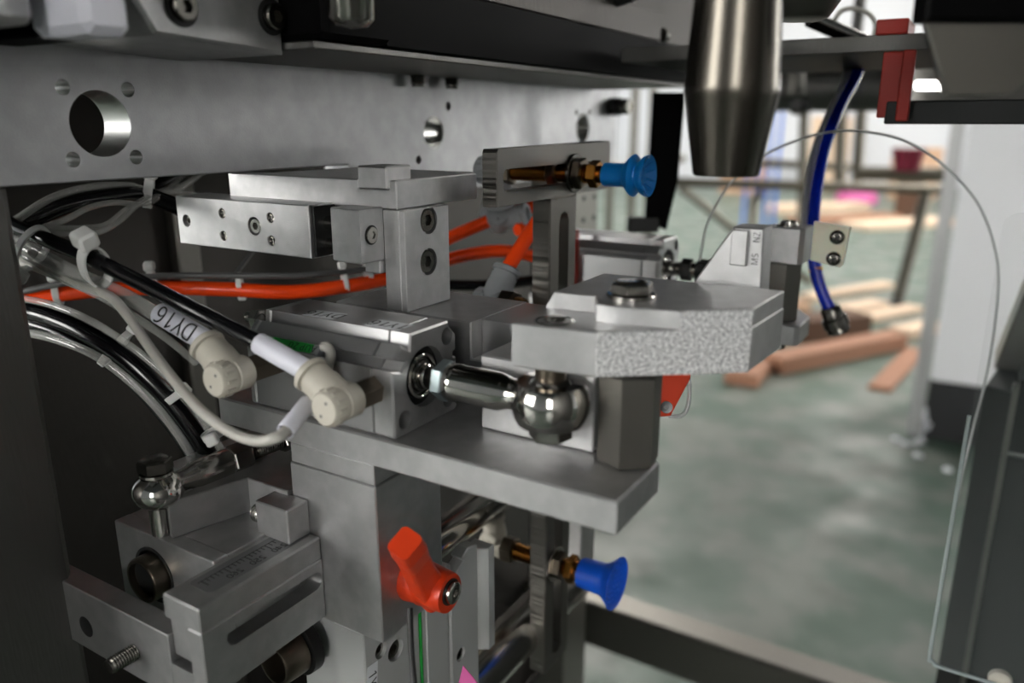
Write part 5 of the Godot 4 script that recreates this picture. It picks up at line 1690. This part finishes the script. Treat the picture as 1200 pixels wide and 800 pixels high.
# ---------- clear guard, clear line and the steel frame at the right ----------
func guards() -> void:
	var t := thing("clear_guard", Vector3(60, -290, -430), "clear acrylic guard panel with a rounded lower corner at the right edge", "guard")
	var o := PackedVector2Array()
	for q in rrect(1.6, 260, -283.5, -150, 7, 8):
		o.append(q)
	var mb := MB.new()
	poly(mb, Transform3D(FZ, Vector3.ZERO), rrect(2.2, 260, -282.9, -40, 7, 8), -432.5, -430, 0.0)
	part(t, "pane", mb, M["acrylic"], "clear pane")
	mb = MB.new()
	tube(mb, [Vector3(1.6, -140, -431), Vector3(1.6, -200, -431), Vector3(1.6, -275, -431), Vector3(2.6, -280.6, -431), Vector3(5.2, -283.2, -431), Vector3(10, -283.8, -431), Vector3(60, -283.8, -431), Vector3(260, -283.8, -431)], 1.05, 10, 6)
	part(t, "polished_edge", mb, M["acrylic edge"], "polished edge catching the light")
	mb = MB.new()
	lathe(mb, axis(Vector3(38.1, -307.8, -473.3), Vector3(0, 0, 1)), V2([0, -1, 6.2, -1, 6.2, 2.4, 5.4, 3.2, 0, 3.4]), 20)
	part(t, "plastic_knob", mb, M["ivory plastic"], "pale plastic knob")
	hose("clear_line", [Vector3(-150.6, -80.7, -463.3), Vector3(-148.7, -60.3, -466.3), Vector3(-142, -42.4, -468.9), Vector3(-133.1, -28.9, -471.5), Vector3(-122.5, -19.9, -473.6), Vector3(-108.7, -12.1, -477.3), Vector3(-94.9, -6.9, -482.6), Vector3(-80.3, -4.6, -488.7), Vector3(-65.5, -5.9, -494.9), Vector3(-50.5, -10, -501.5), Vector3(-34.9, -19.2, -506.9), Vector3(-20.9, -31.5, -510.2), Vector3(-9.6, -45.1, -511.5), Vector3(-1, -62.4, -511.1), Vector3(4.6, -81.5, -508.3), Vector3(6.8, -108, -501), Vector3(6.8, -135.6, -493.2), Vector3(4.8, -161.5, -486), Vector3(3.1, -190.7, -480.3), Vector3(2.2, -208.8, -478.7)], 0.75, "clear line", "thin clear plastic line looping in a wide arc across the right side", "line")
	# stainless cabinet frame at the right
	t = thing("cabinet_frame", Vector3(100, -1200, -700), "stainless cabinet corner with folded edges at the right edge of the picture", "cabinet")
	mb = MB.new()
	poly(mb, Transform3D(FY, Vector3.ZERO), pts([9.5, -650, 26, -640, 26, -652, 60, -900, 40, -900]), -1200, -186, 1)
	part(t, "corner_sheet", mb, M["dark sheet"])
	mb = MB.new()
	poly(mb, Transform3D(FY, Vector3.ZERO), pts([26, -640, 30, -640, 30, -650, 26, -650]), -1200, -180, 0.5)
	part(t, "folded_edge", mb, M["brushed stainless"])
	mb = MB.new()
	box(mb, 30.2, 400, -1200, -238, -655, -648, 1)
	part(t, "front_panel", mb, M["dark sheet"])
	mb = MB.new()
	box(mb, 30.2, 400, -236, -180, -700, -655, 1)
	part(t, "top_ledge", mb, M["dark sheet"])
	mb = MB.new()
	poly(mb, Transform3D(FZ, Vector3.ZERO), pts([14, -186, 40, -186, 60, -20, 36, -60]), -760, -700, 1)
	part(t, "sloping_post", mb, M["brushed stainless"])
	mb = MB.new()
	box(mb, 40, 400, -185, -20, -790, -762, 1)
	part(t, "upper_panel", mb, M["dark sheet"])


# ---------- the hall behind ----------
func post(x: float, z: float, y0: float, y1: float, w: float, m: String, called: String, label: String, category: String, round_ := true) -> void:
	var mb := MB.new()
	if round_:
		rod(mb, Vector3(x, y0, z), Vector3(x, y1, z), w / 2, 2, 18)
	else:
		box(mb, x - w / 2, x + w / 2, y0, y1, z - w / 2, z + w / 2, 3)
	solo(called, mb, M[m], label, category)


func plank(a: Vector3, b: Vector3, w: float, h: float, m: String, label: String, called := "wooden_plank", category := "plank") -> void:
	var mb := MB.new()
	var d := b - a
	d.y = 0
	var e := d.normalized()
	var fr := Transform3D(Basis(e, e.cross(Vector3.UP), Vector3.UP), a)
	poly(mb, fr, rect(0, d.length(), -w / 2, w / 2), 0, h, 4)
	solo(called, mb, M[m], label, category)


func background() -> void:
	var F := -1200.0
	post(-168, -3345, F, 900, 46, "post steel", "steel_post", "tall pale steel post standing just left of the white pillar", "post", false)
	# stainless table frame
	var t := thing("stainless_table", Vector3(-900, F, -5900), "stainless tube table frame standing in the hall left of the pillar", "table")
	var mb := MB.new()
	var l0 := Vector3(-1939.5, -386.3, -5137.8)
	var l1 := Vector3(-342.8, -436, -6100.8)
	rod(mb, l0, l1, 34, 3, 20)
	part(t, "front_rail", mb, M["table steel"])
	mb = MB.new()
	rod(mb, Vector3(-1635.2, -288.5, -6086.8), Vector3(-976.5, -325.4, -6478.8), 30, 3, 20)
	rod(mb, Vector3(-920.9, -349.8, -6139.6), Vector3(-328.3, -348.5, -6260), 52, 3, 20)
	part(t, "rear_rail", mb, M["table steel"])
	mb = MB.new()
	tube(mb, [Vector3(-443.9, -463.7, -6188), Vector3(-474.7, -803.5, -6058.3), Vector3(-509.7, -1182.9, -5913)], 40, 16, 4)
	part(t, "leg", mb, M["table steel"])
	mb = MB.new()
	rod(mb, Vector3(-516.4, -1205.6, -5901.5) + Vector3(0, -6, 0), Vector3(-516.4, -1205.6, -5901.5) + Vector3(0, 18, 0), 70, 6, 20)
	part(t, "leg_foot", mb, M["dark machine paint"])
	mb = MB.new()
	rod(mb, Vector3(-1248.2, 186.5, -5870.3), Vector3(-1138.7, -703.3, -5647.2), 34, 3, 16)
	part(t, "leg", mb, M["table steel"])
	mb = MB.new()
	tube(mb, [Vector3(-1382.1, -452.6, -5458), Vector3(-1413.2, -507.9, -5420.9), Vector3(-1410.9, -590.8, -5395.2), Vector3(-1370.7, -867.2, -5329.7), Vector3(-1314.5, -1254.1, -5238)], 26, 14, 4)
	part(t, "leg", mb, M["table steel"])
	mb = MB.new()
	tube(mb, [Vector3(-1850.7, -425, -5179.6), Vector3(-1669.2, -563.2, -5245.8), Vector3(-1459.3, -729, -5320.5), Vector3(-1014, -1033, -5494.4)], 26, 14, 4)
	part(t, "brace", mb, M["table steel"])
	mb = MB.new()
	tube(mb, [Vector3(-1854.7, -397.4, -5186.1), Vector3(-1911.7, -342.1, -5169.2), Vector3(-1912.3, -270.2, -5192.3), Vector3(-1850.3, -226, -5244.8)], 22, 14, 4)
	part(t, "bent_handle", mb, M["table steel"])
	t = thing("hall_frame", Vector3(-1203, -524.8, -7614.2), "pair of upright stainless tubes rising behind the table frame", "frame")
	for x in [986.0, 1006.0]:
		mb = MB.new()
		if x < 990:
			rod(mb, Vector3(-1093.8, 286, -6362.8), Vector3(-1013.8, -445.2, -6173.3), 40, 3, 16)
		else:
			rod(mb, Vector3(-967.5, 286, -6440.2), Vector3(-905.1, -433.3, -6243.9), 40, 3, 16)
		part(t, "upright_tube", mb, M["table steel"])
	# posts seen under the end of the drilled plate
	for q in [[737.0, "left"], [756.0, "right"], [700.0, "middle"]]:
		mb = MB.new()
		var base := Vector3(-2878.1, -1200, -6773.4) if q[1] == "left" else (Vector3(-2742.7, -1200, -6856.4) if q[1] == "right" else Vector3(-3047.3, -1200, -6669.6))
		rod(mb, base, Vector3(base.x, 1400, base.z), 34, 3, 18)
		solo("steel_tube_post", mb, M["table steel"], "upright steel tube far behind the pale blue cup, %s one of three" % q[1], "post")
	# blue rack posts
	var names := ["left", "second", "third", "right"]
	var k := 0
	for x in [871.0, 883.0, 896.0, 908.0]:
		mb = MB.new()
		var bb := Vector3.ZERO
		if k == 0: bb = Vector3(-2529.5, -1200, -9275.3)
		elif k == 1: bb = Vector3(-2427.5, -1200, -9337.8)
		elif k == 2: bb = Vector3(-2325.5, -1200, -9400.4)
		else: bb = Vector3(-2231.9, -1200, -9457.8)
		box(mb, bb.x - 17, bb.x + 17, F, 200.0 + k * 90.0, bb.z - 17, bb.z + 17, 3)
		solo("blue_rack_post", mb, M["blue paint"], "%s of the blue rack posts far behind the large nozzle" % ["leftmost", "second from the left", "third from the left", "rightmost"][k], "rack post")
		k += 1
	# timber on the floor
	plank(Vector3(-855.3, -1200, -3867.4), Vector3(-383.1, -1200, -4702.8), 130, 85, "raw wood", "longest raw timber beam lying on the floor right of the nylon finger")
	plank(Vector3(-358.5, -1200, -3837.9), Vector3(-279.8, -1200, -4647.2), 100, 22, "raw wood", "short flat plank on the floor just left of the steel post")
	plank(Vector3(-925.7, -1200, -3576.5), Vector3(-935.3, -1200, -3851.2), 160, 60, "raw wood", "thick offcut partly hidden by the sawn lever's end")
	plank(Vector3(-1060.9, -1200, -5664.8), Vector3(-640.5, -1200, -6479), 110, 40, "pale board", "pale plank behind the blue hose's metal plug")
	plank(Vector3(-784.2, -1200, -5357.4), Vector3(-599.3, -1200, -5700.6), 150, 50, "pale board", "short pale board between the table leg and the metal plug")
	plank(Vector3(-653, -1200, -5172.6), Vector3(-383.4, -1200, -5716), 110, 40, "pale board", "pale plank ending at the foot of the table leg")
	plank(Vector3(-396.7, -1200, -4905.2), Vector3(-229, -1200, -5189.1), 130, 60, "pale board", "pale timber end leaning near the foot of the steel post")
	plank(Vector3(-921.3, -1200, -4540), Vector3(-612.8, -1200, -4907.4), 200, 130, "dark wood", "dark brown timber block under the metal plug", "timber_block", "timber")
	plank(Vector3(-1264.3, -1200, -5540.1), Vector3(-1016.7, -1200, -5270.7), 150, 60, "cardboard", "small brown board beside the dark hexagonal standoff")
	# far clutter
	for q in [[910, 246, 1010, 243, 420, "pale board", "long pale board pile far back below the pink bag"], [1000, 262, 1100, 258, 300, "pale board", "pale boards lying far back in front of the table leg"], [930, 256, 1050, 252, 300, "raw wood", "reddish boards lying far back behind the nylon finger"]]:
		pass
	plank(Vector3(-2637.2, -1200, -11098.4), Vector3(-1645.2, -1200, -12085.2), 360, 120, "pale board", "long pale board pile far back below the pink bag")
	plank(Vector3(-1424.3, -1200, -9953.1), Vector3(-522.6, -1200, -11072.2), 420, 70, "pale board", "pale boards lying far back in front of the table leg")
	plank(Vector3(-2130.1, -1200, -10086.4), Vector3(-1183, -1200, -11404.5), 320, 60, "raw wood", "reddish boards lying far back behind the nylon finger")
	mb = MB.new()
	var pk := Vector3(-1896.2, -1200, -13210.4)
	lathe(mb, Transform3D(Basis(Vector3(1.5, 0, 0), Vector3(0, 0, 1), Vector3(0, 1, 0)), pk), V2([0, 0, 190, 0, 210, 60, 180, 170, 110, 240, 40, 270, 0, 270]), 24, 0.5)
	solo("pink_bag", mb, M["pink plastic"], "pink plastic bag on the boards far back in the hall", "bag")
	mb = MB.new()
	var bg := Vector3(-576.1, -317.4, -6057.2)
	lathe(mb, axis(bg, Vector3.UP), V2([0, 0, 75, 0, 110, 150, 0, 150]), 24)
	solo("burgundy_bucket", mb, M["burgundy"], "small burgundy bucket standing on the table rail by the steel post", "bucket")
	mb = MB.new()
	var bx := Vector3(-1022.9, -1200, -11615.6)
	box(mb, bx.x - 150, bx.x + 150, F, F + 500, bx.z - 150, bx.z + 150, 8)
	solo("brown_drum", mb, M["dark wood"], "small brown keg standing far back on the floor left of the table leg", "keg")
	k = 0
	for q in [[-1250.0, -14600.0, 700.0, 800.0], [-2750.0, -15400.0, 600.0, 1300.0], [-3900.0, -14200.0, 700.0, 600.0]]:
		mb = MB.new()
		box(mb, q[0] - q[2] / 2, q[0] + q[2] / 2, F, F + q[3], q[1] - 300, q[1] + 300, 8)
		solo("carton_stack", mb, M["cardboard"] if k != 1 else M["pale board"], ["brown carton far back nearest to the white pillar", "tall pale crate far back behind the white hose", "low carton far back behind the blue rack posts"][k], "carton")
		k += 1
	# plaster crumbs on the floor near the pillar
	k = 0
	for q in [Vector3(-219.7, -1200, -3241.1), Vector3(-183.5, -1200, -3213.3), Vector3(-149.7, -1200, -3234), Vector3(-131.6, -1200, -3265), Vector3(-129.9, -1200, -3113), Vector3(-26.1, -1200, -3027.3)]:
		mb = MB.new()
		lathe(mb, Transform3D(Basis(Vector3(1.3, 0, 0.2), Vector3(0, 0, 1), Vector3(0, 1, 0)), q), V2([0, 0, 14, 0, 13, 6, 7, 11, 0, 12]), 9, 0.2)
		solo("plaster_crumb", mb, M["white wall"], ["leftmost white plaster crumb on the floor near the pillar", "second plaster crumb from the left near the pillar", "plaster crumb just left of the pillar's foot", "plaster crumb touching the pillar's black band", "plaster crumb in front of the pillar's left corner", "lone plaster crumb furthest forward on the floor by the pillar"][k], "crumb", "plaster crumbs by the pillar")
		k += 1
	# a red safety clip with a white cord under the lever
	t = thing("orange_bracket", Vector3(-107.3, -112.5, -299.3), "orange-red bracket with a black screw showing under the sawn lever", "bracket")
	mb = MB.new()
	poly(mb, Transform3D(Basis(r_(), Vector3.UP, r_().cross(Vector3.UP)), Vector3(-113, -122.6, -304.7)), pts([0, 0, 5.5, 0.5, 13, 17.5, 13, 22, 1, 22]), -4, 0, 0.5)
	part(t, "bracket_body", mb, M["red plastic"])
	mb = MB.new()
	lathe(mb, axis(Vector3(-109.8, -117.7, -305.8), -Vector3(-0.3, -0.3, -0.9)), V2([0, -1, 2.6, -1, 2.6, 1.5, 1.2, 1.6, 1.2, 0.6, 0, 0.6]), 18)
	part(t, "bracket_screw", mb, M["dark machine paint"])
	hose("hanging_string", [Vector3(-106.3, -105.4, -320.5), Vector3(-104.8, -111.1, -319.5), Vector3(-104.2, -119.8, -317.1), Vector3(-106.2, -123.7, -314.6), Vector3(-111, -123.7, -311.7)], 0.9, "clear line", "loop of thin white string hanging under the sawn lever", "string")


func r_() -> Vector3:
	return Vector3(cos(deg_to_rad(31.5)), 0, -sin(deg_to_rad(31.5)))
